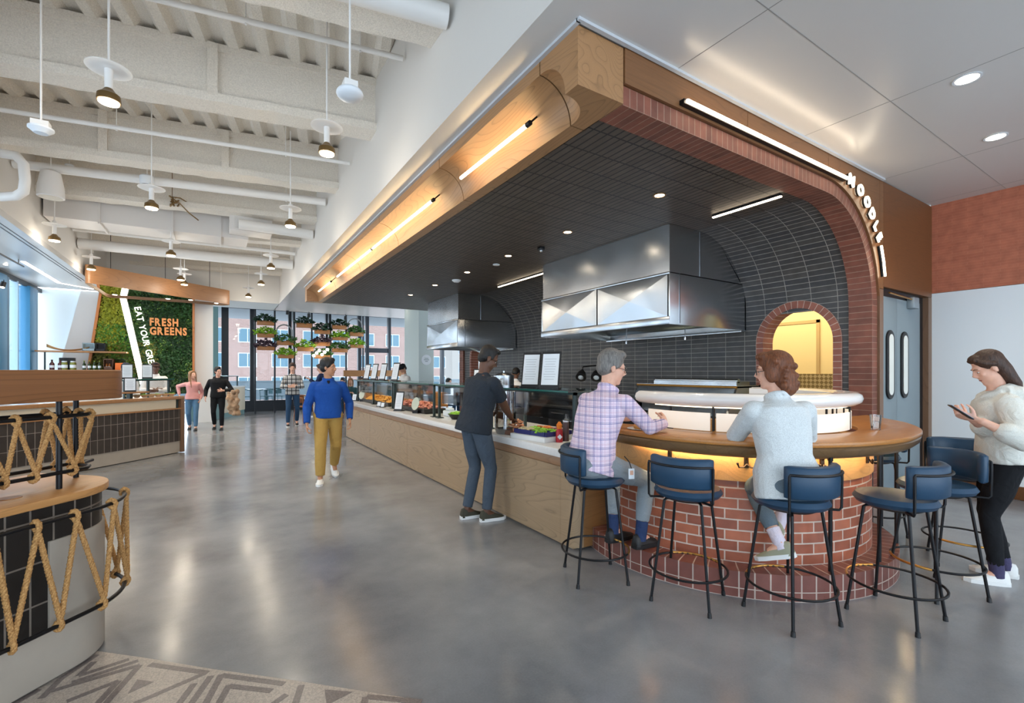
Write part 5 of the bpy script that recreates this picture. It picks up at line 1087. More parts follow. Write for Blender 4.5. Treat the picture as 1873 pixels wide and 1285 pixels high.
for (a,b,y0,y1),l in (((506,534,593,612),'left'),((637,662,582,600),'right')):
    p,q=at(a,y1,Y=YP),at(b,y1,Y=YP); z0=at(a,y1,Y=YP).z; zt=at(a,y0,Y=YP).z; r=(q.x-p.x)/2
    solo('planter_hoop',MB().tube([(p.x,YP,z0-.35)]+[((p.x+q.x)/2-r*cos(R(t)),YP,zt-r+r*sin(R(t))) for t in range(0,181,12)]+[(q.x,YP,z0-.35)],.025,8),plain('grey_hoop',S(140,140,140),.4,.5) if l=='left' else bpy.data.materials['grey_hoop'],l+' grey metal hoop arching over a planter box','hoop',smooth=60)
for k in range(6):
    p=at(574+k*5,650-(k%3)*4-k*.6,Y=YP-.5); solo('bulb',MB().ell(p,.055,10,8),glow('bulb_glow',(1,.9,.7),9) if k==0 else bpy.data.materials['bulb_glow'],'round glowing bulb among the low planters','bulb','cluster of round bulbs')
for px,py,l in ((526,568,'left'),(565,573,'middle'),(632,578,'right')):
    p=at(px,py,Y=18.9); solo('track_spot',MB().cyl(p,p-V((0,0,.14)),.05,.06).cyl(p,p+V((0,0,.10)),.012),BLK,l+' black spotlight over the planters','lamp','black spots over the planters')
# far seating: oak rail, tables, chairs
solo('oak_rail',MB().box(*sorted((at(628,680,Y=17.5).x,at(746,680,Y=17.5).x)),17.45,17.55,at(680,688,Y=17.5).z,at(680,677,Y=17.5).z),W_PLAIN,'long oak rail board in front of the far windows','rail')
for k,px in enumerate((640,690,738)):
    p=at(px,690,Y=17.5); solo('rail_post',MB().box(p.x-.02,p.x+.02,17.48,17.52,0,at(680,688,Y=17.5).z),DARKF,('left','middle','right')[k]+' slim post under the far oak rail','post','posts of the oak rail')
tb=thing('cafe_table','white topped table behind the plaid flannel walker','table',(*at(575,762,Z=0)[:2],0)); q=tb.location; part('top',MB().lathe([(0,0),(.4,0),(.4,.03),(0,.03)],(q.x,q.y,.73),24),SHEET,tb); part('pedestal',MB().cyl((q.x,q.y,0),(q.x,q.y,.73),.04).lathe([(0,0),(.25,0),(.25,.02),(0,.02)],(q.x,q.y,0),20),SHEET,tb)
def chair(x,y,rz,mt,lab,gr,wire=False):
    t=thing('cafe_chair',lab,'chair',(x,y,0),rz,gr)
    part('seat',MB().box(-.21,.21,-.2,.2,.43,.46),mt,t,local=True,bevel=.01)
    part('backrest',MB().tube([(-.22,-.2,.72),(-.24,.0,.74),(-.2,.2,.78),(0,.24,.80),(.2,.2,.78),(.24,.0,.74),(.22,-.2,.72)],.02,8).box(-.18,.18,.19,.21,.55,.78),mt,t,local=True)
    for a in (-1,1):
        for b in (-1,1): part('leg',MB().cyl((.19*a,.17*b,.44),(.22*a,.2*b,0),.014),mt,t,local=True)
        part('arm_post',MB().cyl((.2*a,-.17,.45),(.22*a,-.19,.72),.014),mt,t,local=True)
    return t
CW=plain('chair_oak',S(150,96,56),.5); CT=plain('teal_chair',S(66,104,112),.5)
p=at(556,768,Z=0); chair(p.x,p.y,.6,CW,'brown wooden chair at the white table behind the plaid flannel walker','indoor cafe chairs')
for k,(px,l) in enumerate(((455,'left'),(487,'middle'),(512,'right'))):
    p=at(px,736,Y=24.0); chair(p.x,24.0,(1.57,-1.2,.4)[k],CT,l+' teal chair on the terrace outside the windows','terrace chairs')
p=at(476,736,Y=24.6); tb2=thing('terrace_table','pale terrace table between the teal chairs outside','table',(p.x,24.6,0)); part('top',MB().box(p.x-.6,p.x+.6,24.2,25.0,.72,.76),SHEET,tb2); part('legs',MB().box(p.x-.3,p.x-.2,24.5,24.7,-.05,.72),CT,tb2); part('legs',MB().box(p.x+.2,p.x+.3,24.5,24.7,-.05,.72),CT,tb2)
st2=thing('seating_table','white table where distant diners sit','table',(*at(645,760,Z=0)[:2],0)); q=st2.location; part('top',MB().box(q.x-.5,q.x+.9,q.y-.35,q.y+.35,.72,.76),SHEET,st2); part('pedestal',MB().cyl((q.x,q.y,0),(q.x,q.y,.72),.05),SHEET,st2); part('pedestal',MB().cyl((q.x+.5,q.y,0),(q.x+.5,q.y,.72),.05),SHEET,st2)
# ================================================================== PEOPLE
def solid(name,mb,mat,par,vox,it=4,label=None,f=.5):
    me=mb.mesh('tmp',(0,0,0),0,0); o=bpy.data.objects.new('tmp',me); COL.objects.link(o)
    a=o.modifiers.new('r','REMESH'); a.mode='VOXEL'; a.voxel_size=vox
    b=o.modifiers.new('s','SMOOTH'); b.factor=f; b.iterations=it
    dg=bpy.context.evaluated_depsgraph_get(); m2=bpy.data.meshes.new_from_object(o.evaluated_get(dg)); COL.objects.unlink(o); bpy.data.objects.remove(o)
    m2.name=name
    for p in m2.polygons: p.use_smooth=True
    m2.materials.clear(); m2.materials.append(mat)
    return part(name,m2,mat,par,label=label)
def ik(a,b,l1,l2,h):
    a,b,h=V(a),V(b),V(h); d=b-a; L=min(d.length,(l1+l2)*.999); d=d.normalized(); x=(l1*l1-l2*l2+L*L)/(2*L); y=sqrt(max(0,l1*l1-x*x))
    n=h-d*h.dot(d); n=n.normalized() if n.length>1e-4 else d.orthogonal().normalized()
    return a+d*x+n*y, a+d*L
def cloth(name,c,rough=.85,wr=.5,var=.1):
    m,nt,b=newmat(name); L=nt.links.new; tc=nd(nt,'ShaderNodeTexCoord')
    n=nd(nt,'ShaderNodeTexNoise',i_Scale=9.0,i_Detail=3.0,i_Distortion=1.2); L(tc.outputs['Object'],n.inputs['Vector'])
    n2=nd(nt,'ShaderNodeTexNoise',i_Scale=220.0,i_Detail=2.0); L(tc.outputs['Object'],n2.inputs['Vector'])
    o=ramp(nt,n2.outputs['Fac'],[(.3,tuple(x*(1-var) for x in c)),(.7,tuple(min(1,x*(1+var)) for x in c))]); L(o,b.inputs['Base Color'])
    b.inputs['Roughness'].default_value=rough; b.inputs['Specular IOR Level'].default_value=.25
    bp=nd(nt,'ShaderNodeBump',i_Strength=wr,i_Distance=.03); L(n.outputs['Fac'],bp.inputs['Height']); L(bp.outputs[0],b.inputs['Normal'])
    return m
def plaid(name,base,lines,per,rz=0):
    """woven check: each entry of lines is (position in the period, width, colour, strength)"""
    m=cloth(name,base,.85,.4); nt=m.node_tree; b=nt.nodes['Principled BSDF']; L=nt.links.new
    tc=nd(nt,'ShaderNodeTexCoord'); mp=nd(nt,'ShaderNodeMapping'); mp.inputs['Rotation'].default_value=(0,0,rz); L(tc.outputs['Object'],mp.inputs[0]); sx=nd(nt,'ShaderNodeSeparateXYZ'); L(mp.outputs[0],sx.inputs[0])
    cur=b.inputs['Base Color'].links[0].from_socket
    for ax in ('X','Z'):
        md=nd(nt,'ShaderNodeMath',operation='DIVIDE'); L(sx.outputs[ax],md.inputs[0]); md.inputs[1].default_value=per
        fr=nd(nt,'ShaderNodeMath',operation='FRACT'); L(md.outputs[0],fr.inputs[0])
        for (p,w,c,s) in lines:
            cp=nd(nt,'ShaderNodeMath',operation='COMPARE'); L(fr.outputs[0],cp.inputs[0]); cp.inputs[1].default_value=p; cp.inputs[2].default_value=w
            ml=nd(nt,'ShaderNodeMath',operation='MULTIPLY'); L(cp.outputs[0],ml.inputs[0]); ml.inputs[1].default_value=s
            mx=nd(nt,'ShaderNodeMix',data_type='RGBA'); L(ml.outputs[0],mx.inputs[0]); L(cur,mx.inputs[6]); mx.inputs[7].default_value=c4(c); cur=mx.outputs[2]
    L(cur,b.inputs['Base Color']); return m
def skin(name,c): 
    m=plain(name,c,.5,var=.06,vscale=30); b=m.node_tree.nodes['Principled BSDF']; b.inputs['Subsurface Weight'].default_value=.12; b.inputs['Subsurface Scale'].default_value=.01; b.inputs['Subsurface Radius'].default_value=(1,.4,.25); return m
def hairm(name,c):
    m,nt,b=newmat(name); L=nt.links.new; tc=nd(nt,'ShaderNodeTexCoord'); mp=nd(nt,'ShaderNodeMapping'); L(tc.outputs['Object'],mp.inputs[0]); mp.inputs['Scale'].default_value=(90,90,18)
    n=nd(nt,'ShaderNodeTexNoise',i_Scale=1.0,i_Detail=4.0,i_Distortion=.8); L(mp.outputs[0],n.inputs['Vector']); o=ramp(nt,n.outputs['Fac'],[(.3,tuple(x*.5 for x in c)),(.7,tuple(x*1.35 for x in c))]); L(o,b.inputs['Base Color'])
    b.inputs['Roughness'].default_value=.55; bp=nd(nt,'ShaderNodeBump',i_Strength=.7,i_Distance=.01); L(n.outputs['Fac'],bp.inputs['Height']); L(bp.outputs[0],b.inputs['Normal']); return m
def limb(m,pts,rs,seg=12):
    """tapered limb with rounded joints along the points"""
    P=[V(p) for p in pts]; Q=[]; r=[]
    for k in range(len(P)-1):
        for j in range(6): t=j/6; Q.append(P[k].lerp(P[k+1],t)); r.append(rs[k]+(rs[k+1]-rs[k])*(t*t*(3-2*t)))
    Q.append(P[-1]); r.append(rs[-1])
    m.tube(Q,r,seg)
    for p,q in zip(P[1:-1],rs[1:-1]): m.ell(p,q*1.0,12,8)
def hand(m,w,d,pn,side,curl=.5,s=1):
    """palm, four fingers and a thumb; d points along the hand, pn out of the palm"""
    w=V(w); d=V(d).normalized(); pn=V(pn); pn=(pn-d*pn.dot(d)).normalized(); x=d.cross(pn)*side      # x points to the thumb side
    M=lambda a,b,c: w+(x*a+d*b+pn*c)*s
    rr=[]
    for b,wd,th in ((-.02,.022,.018),(.0,.026,.018),(.03,.038,.016),(.07,.043,.014),(.09,.04,.012)):
        rr.append([M(wd*cos(2*pi*k/12),b,th*sin(2*pi*k/12)) for k in range(12)])
    m.loft(rr)
    for k,(a,L,sp) in enumerate(((.032,.072,.16),(.0115,.080,.04),(-.0105,.074,-.06),(-.031,.058,-.18))):
        p=M(a,.085,0); dr=d+x*sp; P=[p]; ang=curl*.5
        for f in (.45,.32,.25):
            q=(dr.normalized()*cos(ang)+pn*sin(ang)).normalized(); P.append(P[-1]+q*L*f*s*1.0); ang+=curl*.75
        m.tube(P,[.0098*s,.0092*s,.0085*s,.007*s],8); m.ell(P[-1],.007*s,8,6)
    p=M(.030,.022,.006); P=[p,p+(x*.8+d*.55+pn*.35).normalized()*.04*s]; P.append(P[-1]+(x*.25+d*.9+pn*(.3+curl*.4)).normalized()*.032*s); P.append(P[-1]+(d*.9+pn*.5-x*.1*curl).normalized()*.024*s); m.tube(P,[.0125*s,.0115*s,.010*s,.008*s],8); m.ell(P[-1],.008*s,8,6)
def person(base,yaw,H,ps,wr,label,vox=.0075,group=None):
    """ps: pose in local metres (x right, y forward) for a 1.75 m body; wr: wardrobe"""
    s=H/1.75; t=thing('person',label,'person',base,R(yaw),group)
    g=lambda k,d: ps.get(k,d)
    pel=V(g('pel',(0,0,.968))); neck=V(g('neck',(0,.01,1.445))); fem=ps.get('fem',0)
    shy=R(g('shyaw',0)); sw=(.155 if fem else .178)*g('bulk',1); hw=.088; hipy=R(g('hipyaw',0))
    rs=V((cos(shy),sin(shy),0)); rh=V((cos(hipy),sin(hipy),0)); ax=(neck-pel).normalized()
    tilt=g('shtilt',0)
    sL=neck-ax*.088-rs*sw+V((0,0,tilt)); sR=neck-ax*.088+rs*sw-V((0,0,tilt))
    hL=pel-rh*hw-V((0,0,.03)); hR=pel+rh*hw-V((0,0,.03))
    J={}
    for S_,sh,sg_ in (('L',sL,-1),('R',sR,1)):
        w=g('w'+S_,None); w=V(w) if w is not None else sh+V((sg_*.07,.04,-.54)); J['e'+S_],J['w'+S_]=ik(sh,w,.30,.26,g('e'+S_,(sg_*.4,-1,-.2)))
    for S_,hp,sg_ in (('L',hL,-1),('R',hR,1)):
        a=V(g('a'+S_,(sg_*.10,0,.085))); J['k'+S_],J['a'+S_]=ik(hp,a,.44,.43,g('k'+S_,(sg_*.1,1,0)))
    fur=lambda S_: V((sin(-R(g('f'+S_,0))),cos(R(g('f'+S_,0))),g('fz'+S_,0))).normalized()
    hy=R(g('hyaw',0)); hp=R(g('hpitch',0)); hr_=R(g('hroll',0))
    HM=Matrix.Rotation(hy,3,'Z')@Matrix.Rotation(hp,3,'X')@Matrix.Rotation(hr_,3,'Y')
    hc=neck+ax*.05+V(g('hoff',(0,.02,.124)))
    hd=lambda x,y,z: hc+HM@V((x,y,z))
    sc=lambda m: m.xf(Matrix.Scale(s,4)) and m
    # ---- body
    b=MB()
    def torso(m,ringl,k=1):
        rr=[]
        for tt,wd,dp,fo in ringl:
            c=pel.lerp(neck,tt); q=max(0,min(1,tt)); r=rh.lerp(rs,q).normalized(); f=ax.cross(r).normalized(); r=f.cross(ax).normalized()
            sp=g('hunch',0)*sin(pi*q)
            rr.append([c+r*(wd*k*(abs(cos(a))**.8)*(1 if cos(a)>=0 else -1))+f*(dp*k*(abs(sin(a))**.8)*(1 if sin(a)>=0 else -1)+fo-sp) for a in [2*pi*j/20 for j in range(20)]])
        m.loft(rr)
    bk=g('bulk',1)
    TR=[(-.16,.15,.10,0),(-.04,.165,.115,-.01),(.12,.158 if not fem else .165,.108,0),(.3,.145 if not fem else .128,.10,0),(.52,.158 if not fem else .140,.108,0),(.74,.168 if not fem else .150,.11,.005),(.86,.155 if not fem else .135,.098,0),(.95,.10,.075,0),(1.02,.065,.06,0)]
    TR=[(a,w*bk,d*bk,f) for a,w,d,f in TR]
    torso(b,TR,.93)
    b.tube([neck-ax*.06,neck+ax*.02,hd(0,-.012,-.05)],[.066,.056,.054],14)
    b.ell(hd(0,-.012,.045),(.076,.094,.092),20,14,HM); b.ell(hd(0,.028,-.035),(.062,.066,.085),18,12,HM); b.ell(hd(0,.062,-.098),(.030,.026,.022),12,8,HM); b.ell(hd(0,.02,-.07),(.055,.06,.04),14,8,HM)
    b.ell(hd(0,.072,.028),(.056,.022,.018),12,8,HM)
    b.tube([hd(0,.088,.022),hd(0,.103,-.012),hd(0,.112,-.028)],[.009,.0115,.014],8); b.ell(hd(0,.070,-.062),(.030,.021,.032),12,8,HM); b.ell(hd(-.012,.098,-.032),.009,8,6); b.ell(hd(.012,.098,-.032),.009,8,6)
    for q in (-1,1): b.ell(hd(q*.040,.068,-.018),(.022,.018,.02),10,8,HM); b.ell(hd(q*.077,-.006,-.005),(.010,.021,.032),10,8,HM@Matrix.Rotation(q*-.35,3,'Z'))
    for S_,sh,q in (('L',sL,-1),('R',sR,1)):
        e,w=J['e'+S_],J['w'+S_]; limb(b,[sh,e,w],[.055*bk,.042*bk,.028])
        hdir=g('h'+S_,None); hdir=V(hdir) if hdir is not None else (w-e).normalized()
        hand(b,w+hdir.normalized()*.02,hdir,g('p'+S_,(-q,0,0)),q if g('flip'+S_,0)==0 else -q,g('c'+S_,.5),.96)
    for S_,hp_ in (('L',hL),('R',hR)): limb(b,[hp_,J['k'+S_],J['a'+S_]],[.075,.05,.036]); f=fur(S_); b.tube([J['a'+S_],J['a'+S_]+f*.08-V((0,0,.045))],[.036,.03],10)
    sc(b); solid('body',b,wr['skin'],t,vox,3)
    # face
    ey=MB(); ir=MB(); br=MB(); mo=MB()
    for q in (-1,1):
        ey.ell(hd(q*.031,.080,.003),(.0115,.0072,.0040),10,8,HM); ir.ell(hd(q*.031,.0842,.002),(.0062,.0045,.0040),10,8,HM); br.tube([hd(q*.014,.095,.026),hd(q*.032,.092,.032),hd(q*.05,.078,.026)],[.0015,.0022,.0012],6)
    mo.ell(hd(0,.0865,-.063),(.022,.007,.0058),12,8,HM)
    for nm,mb,mt in (('eyes',ey,'eye_white'),('irises',ir,'eye_dark'),('eyebrows',br,None),('lips',mo,None)):
        sc(mb); part(nm,mb,{'eye_white':mat_once('eye_white',S(226,222,216),.3),'eye_dark':mat_once('eye_dark',S(40,28,22),.2)}.get(mt) or (wr['hair'] if nm=='eyebrows' else wr.get('lip') or mat_once('lip',S(164,96,88),.5)),t,local=True)
    if wr.get('glasses'):
        gm=MB()
        for q in (-1,1): gm.tube([hd(q*.033+.024*cos(R(a)),.101,.002+.019*sin(R(a))) for a in range(0,360,30)],.0022,6,loop=True); gm.tube([hd(q*.057,.098,.006),hd(q*.079,.03,.01),hd(q*.082,-.01,.006)],.0022,6)
        gm.tube([hd(-.009,.102,.006),hd(.009,.102,.006)],.0022,6); sc(gm); part('glasses',gm,mat_once('glasses_frame',S(60,56,56),.3,.3),t,local=True)
    # ---- hair
    h=MB(); st=wr.get('hairstyle','short')
    if st in('short','crop'):
        th=.004 if st=='crop' else .012
        h.ell(hd(0,-.022,.058),(.079+th,.090+th,.086+th),20,14,HM); h.ell(hd(0,-.052,.0),(.070+th,.056+th,.072),16,10,HM); h.ell(hd(0,.045,.112),(.055,.045,.026+th),14,8,HM)
        for q in (-1,1): h.ell(hd(q*(.072+th*.4),.012,.03),(.010,.026,.034),8,6,HM)
    elif st=='curly':
        h.ell(hd(0,-.026,.05),(.098,.108,.098),20,14,HM); h.ell(hd(0,-.06,-.05),(.094,.078,.10),16,10,HM); h.ell(hd(0,-.075,-.12),(.080,.06,.06),14,8,HM); h.ell(hd(0,.05,.108),(.07,.05,.035),12,8,HM)
        for k in range(46):
            a=random.uniform(0,6.28); zz=random.uniform(-.14,.07); y=-.035+.098*sin(a); x=.092*cos(a)
            if y>.03 and zz<.08: continue
            h.ell(hd(x,y,zz),random.uniform(.016,.028),8,6)
        for q in (-1,1): h.ell(hd(q*.082,.01,-.01),(.022,.045,.07),10,8,HM)
    elif st=='long':
        h.ell(hd(0,-.020,.055),(.088,.098,.092),20,14,HM); h.ell(hd(0,.04,.105),(.06,.045,.03),12,8,HM)
        L=wr.get('hairlen',.24); rr=[]
        for z,w_,d_,y in ((.05,.086,.07,-.045),(-.04,.086,.062,-.06),(-.12,.084,.05,-.065),(-.12-L*.5,.08,.038,-.075),(-.12-L,.05,.02,-.075)): rr.append([hd(w_*cos(a),y+d_*sin(a),z) for a in [2*pi*j/14 for j in range(14)]])
        h.loft(rr)
        if wr.get('tucked') is None:
            for q in (-1,1): h.tube([hd(q*.06,.05,.10),hd(q*.084,.03,.02),hd(q*.086,.02,-.08),hd(q*.08,.03,-.12-L*.8)],[.02,.022,.022,.012],8)
        else:
            for q in (-1,1): h.tube([hd(q*.045,.07,.10),hd(q*.078,.03,.055),hd(q*.084,-.03,.02)],[.016,.02,.02],8)
    if h.v: sc(h); solid('hair',h,wr['hair'],t,vox*1.05,3 if st!='curly' else 2)
    if wr.get('cap'):
        c_=MB(); c_.ell(hd(0,-.012,.066),(.092,.106,.082),20,12,HM); c_.loft([[hd(.075*cos(a)*k_,.07+.075*sin(a)*k_+.02,.060+z) for a in [pi*j/10 for j in range(11)]] for k_,z in ((.4,.012),(1,.0),(1,-.008))]); sc(c_); part('cap',c_,wr['cap'],t,local=True,smooth=50)
    # ---- top
    m=MB(); lo=wr.get('hem',-.14); fl=wr.get('flare',1.0)
    tr=[(lo,.188*fl,.142*fl,-.008),(max(lo+.06,-.06),.186*fl,.142*fl,-.006)]+[(a,w_+.014*wr.get('loose',1),d_+.016*wr.get('loose',1),f) for a,w_,d_,f in TR if a>.05 and a<.93]+[(.97,.088,.074,0),(wr.get('collar',1.02),.070,.066,0)]
    tr[0]=(tr[0][0],tr[0][1]*bk,tr[0][2]*bk,tr[0][3]); tr[1]=(tr[1][0],tr[1][1]*bk,tr[1][2]*bk,tr[1][3])
    torso(m,tr)
    sl=wr.get('sleeve','long'); R0=.066*bk*wr.get('sl',1)
    for S_,sh in (('L',sL),('R',sR)):
        e,w=J['e'+S_],J['w'+S_]; inn=sh.lerp(pel.lerp(neck,.86),.5); m.tube([neck+ax*.005,neck-ax*.03+(sh-neck)*.45,sh+ax*.012],[.052,.052*bk,.050*bk],12)
        if sl=='short': q=sh.lerp(e,.72); limb(m,[inn,sh,q],[R0*.8,R0*.96,R0*.98])
        elif sl=='rolled': q=e.lerp(w,.38); limb(m,[inn,sh,e,q],[R0*.8,R0*.95,R0*.86,R0*.84]); m.ell(q,R0*.84,12,8)
        else: limb(m,[inn,sh,e,w.lerp(e,.03)],[R0*.8,R0*.95,R0*.82,R0*.62])
    if wr.get('hood'): m.ell(neck+ax*.0-V((0,.075,0))+V((0,0,.0)),(.13,.085,.06),16,10); m.tube([neck+rs*.10+V((0,.0,.0)),neck-V((0,.11,-.03)),neck-rs*.10],[.05,.055,.05],10); m.tube([neck+rs*.1,neck+V((.05,.08,-.04)),neck+V((0,.1,-.07))],.028,8); m.tube([neck-rs*.1,neck+V((-.05,.08,-.04)),neck+V((0,.1,-.07))],.028,8)
    if wr.get('coll'): m.tube([neck+ax*.02+(rs*cos(R(a))+ax.cross(rs)*sin(R(a)))*.068-V((0,0,.012*sin(R(a)))) for a in range(0,360,30)],.018,8,loop=True)
    sc(m); topo=solid('shirt',m,wr['top'],t,vox*1.2,3)
    # ---- trousers
    m=MB(); kn=wr.get('leg',(.092,.064,.052))
    for S_,hp_ in (('L',hL),('R',hR)):
        k,a=J['k'+S_],J['a'+S_]; e_=k.lerp(a,wr.get('cuff',.93)); limb(m,[hp_+V((0,0,.02)),hp_.lerp(k,.5),k,k.lerp(a,.45),e_],[kn[0]*bk,kn[0]*.88*bk,kn[1],kn[1]*.95,kn[2]],14); m.ell(hp_,kn[0]*1.08*bk,14,10)
    torso(m,[(-.18,.150*bk,.112*bk,-.012),(-.05,.162*bk,.120*bk,-.012),(.12,.15*bk,.108*bk,0)])
    if ps.get('sit'): m.ell(pel+V((0,-.05,-.03)),(.17*bk,.14,.11),18,12)
    sc(m); solid('trousers',m,wr['bottom'],t,vox*1.3,3)
    # ---- shoes
    for S_ in 'LR':
        a=J['a'+S_]; k=J['k'+S_]; f=fur(S_); up=(V((0,0,1))-f*f.z).normalized(); r=f.cross(up)
        at_=lambda x,y,z: (a+r*x+f*y+up*z)*s
        if wr.get('sock'):
            q=MB(); q.tube([at_(0,0,-.03),(a.lerp(k,.28))*s],[.043*s,.046*s],12); part('sock',q,wr['sock'],t,local=True)
        q=MB(); rr=[]
        for y,w_,zt in ((-.066,.024,-.005),(-.055,.036,.02),(-.01,.040,.03),(.05,.042,.005),(.10,.046,-.022),(.15,.044,-.038),(.185,.030,-.052),(.198,.012,-.062)):
            rr.append([at_(w_*cos(c)*1.0,y,(zt+.068)*max(0,sin(c))-.068 if sin(c)>0 else -.068) for c in [2*pi*j/16 for j in range(16)]])
        q.loft(rr); so=part('shoe',q,wr['shoe'],t,local=True,smooth=60)
        q=MB(); ol=[(-.074,.0),(-.066,.030),(-.01,.043),(.06,.044),(.12,.050),(.17,.042),(.205,.012)]; ol=[(w_,y) for y,w_ in ol]+[(-w_,y) for y,w_ in reversed(ol)]
        q.loft([[at_(x,y,z) for x,y in ol] for z in (-.085,-.055)]); part('sole',q,wr.get('sole',wr['shoe']),so,local=True,smooth=30)
    return t,J,s,hd
def loc(t,p):  # world -> local of an upright thing
    d=V(p)-t; return d
def L2(base,yaw,p,s=1):
    d=V(p)-V(base); return (Matrix.Rotation(-R(yaw),3,'Z')@d)/s
SK1=skin('skin_deep',S(98,66,50)); SK2=skin('skin_fair',S(222,172,148)); SK3=skin('skin_light_tan',S(206,158,130)); SK4=skin('skin_warm',S(188,138,106)); SK5=skin('skin_brown',S(124,84,62))
HB=hairm('hair_black',S(17,14,14)); HBR=hairm('hair_brown',S(66,44,32)); HG=hairm('hair_grey',S(120,116,112)); HAU=hairm('hair_auburn',S(112,62,32)); HLB=hairm('hair_light_brown',S(150,112,76))
JEAN=cloth('grey_denim',S(70,80,92),.9,.6); BJEAN=cloth('blue_denim',S(46,74,104),.9,.6); BLKJ=cloth('black_denim',S(24,25,28),.9,.5); KHAKI=cloth('mustard_chino',S(178,142,76),.85,.6); GREYP=cloth('grey_chino',S(136,144,150),.85,.5)
WSOLE=plain('white_sole',S(226,226,224),.5); DSHOE=plain('dark_shoe',S(46,44,40),.7); WSHOE=plain('white_shoe',S(228,228,226),.45); BSHOE=plain('black_shoe',S(28,28,30),.5)
# 1 dark tee at the counter
B=(2.335,4.38,0); Yw=-84; hp_=L2(B,Yw,at(938,772,Z=.985),1.05)
person(B,Yw,1.84,dict(neck=(.02,.06,1.445),pel=(0,-.03,.965),hyaw=-20,hpitch=-30,wR=hp_,hR=(.1,.9,-.35),eR=(.6,-.5,-.8),pR=(0,0,-1),cR=.7,wL=(-.22,.34,1.02),aL=(-.06,-.09,.085),aR=(.13,.02,.085),fL=-8,fR=-14,hoff=(0,.045,.112),bulk=1.12),
 dict(skin=SK1,hair=HB,hairstyle='crop',top=cloth('charcoal_tee',S(44,50,58),.9,.6),sleeve='short',bottom=JEAN,shoe=plain('olive_knit_shoe',S(62,60,48),.8),sole=WSOLE,hem=-.2,loose=1.3,glasses=1,lip=mat_once('lip_deep',S(92,56,48),.5)),'person in charcoal tee and grey jeans reaching over the counter for food',.0075)
# 2 plaid shirt on the first stool
B=(2.40,2.67,0); Yw=-84
e2=L2(B,Yw,at(1180,790,Z=1.10)); h2=L2(B,Yw,at(1200,768,Z=1.14)); f1=L2(B,Yw,at(1138,975,Z=.26)); f2=L2(B,Yw,at(1205,1003,Z=.26))
person(B,Yw,1.80,dict(sit=1,pel=(0,.0,.86),neck=(.02,.16,1.365),hyaw=-36,hpitch=-12,hoff=(0,.03,.122),wR=(.20,.62,1.10),eR=(.5,-.2,-1),hR=(-.4,.7,.35),pR=(-1,0,-.2),cR=.9,wL=(-.16,.55,1.11),eL=(-.6,-.2,-1),hL=(.4,.7,.2),pL=(1,0,-.2),cL=.9,aL=(-.04,.30,.265),aR=(.17,.36,.265),kL=(-.25,1,.3),kR=(.3,1,.3),fL=-6,fR=-10,hunch=.03,bulk=1.05),
 dict(skin=SK2,hair=HG,hairstyle='short',top=plaid('pink_check_shirt',S(228,208,222),[(.18,.02,S(80,86,150),.75),(.26,.015,S(80,86,150),.7),(.42,.06,S(190,150,186),.2),(.62,.02,S(80,86,150),.75),(.70,.015,S(80,86,150),.7),(.9,.05,S(198,130,150),.16)],.115,R(-40)),sleeve='long',coll=1,bottom=GREYP,shoe=BSHOE,sole=BSHOE,sock=cloth('navy_sock',S(44,60,96)),cuff=.72,hem=-.16,loose=1.2,glasses=1),'person with grey hair in pink and blue check shirt seated at the bar',.0072)
# lanyard badge on the belt
p=at(1155,866,D=3.35); bd=thing('id_badge','clear badge with a small portrait hanging from the belt of the plaid shirt sitter','badge',p); part('card',MB().obox(p,(.045,.006,.075),R(-20)),SHEET,bd,bevel=.002); part('portrait',MB().obox(p+V((-.002,-.004,.008)),(.026,.002,.032),R(-20)),SK2,bd); part('strap',MB().tube([p+V((0,0,.037)),p+V((-.0,.02,.08)),p+V((-.02,.05,.12))],.004,6),BLK,bd)
# 3 grey sweater on the third stool
B=(3.07,1.58,0); Yw=-44
person(B,Yw,1.68,dict(sit=1,fem=1,pel=(0,-.02,.90),neck=(-.02,.10,1.43),shyaw=8,hyaw=72,hpitch=-6,hoff=(-.02,.01,.14),wL=(-.15,.52,1.16),eL=(-.8,-.3,-1),hL=(.6,.6,.3),cL=.8,wR=(.12,.54,1.16),eR=(.9,-.2,-.8),hR=(-.5,.7,.3),cR=.8,aL=(.03,.18,.40),aR=(.07,.36,.50),kL=(-.2,1,.3),kR=(.3,1,.2),fL=60,fzL=-.35,fR=-20,fzR=.1,bulk=1.08),
 dict(skin=SK2,hair=HAU,hairstyle='curly',top=cloth('pale_grey_knit',S(206,211,212),.95,.5,.16),coll=1,bottom=cloth('grey_blue_trousers',S(98,112,122),.9,.5),shoe=plain('sage_sneaker',S(150,150,128),.8),sole=WSOLE,sock=cloth('pale_sock',S(214,204,216)),cuff=.70,hem=-.22,loose=1.6,flare=1.02,sl=1.12,glasses=1),'person with auburn curls in pale grey sweater seated at the bar, seen from behind',.0072)
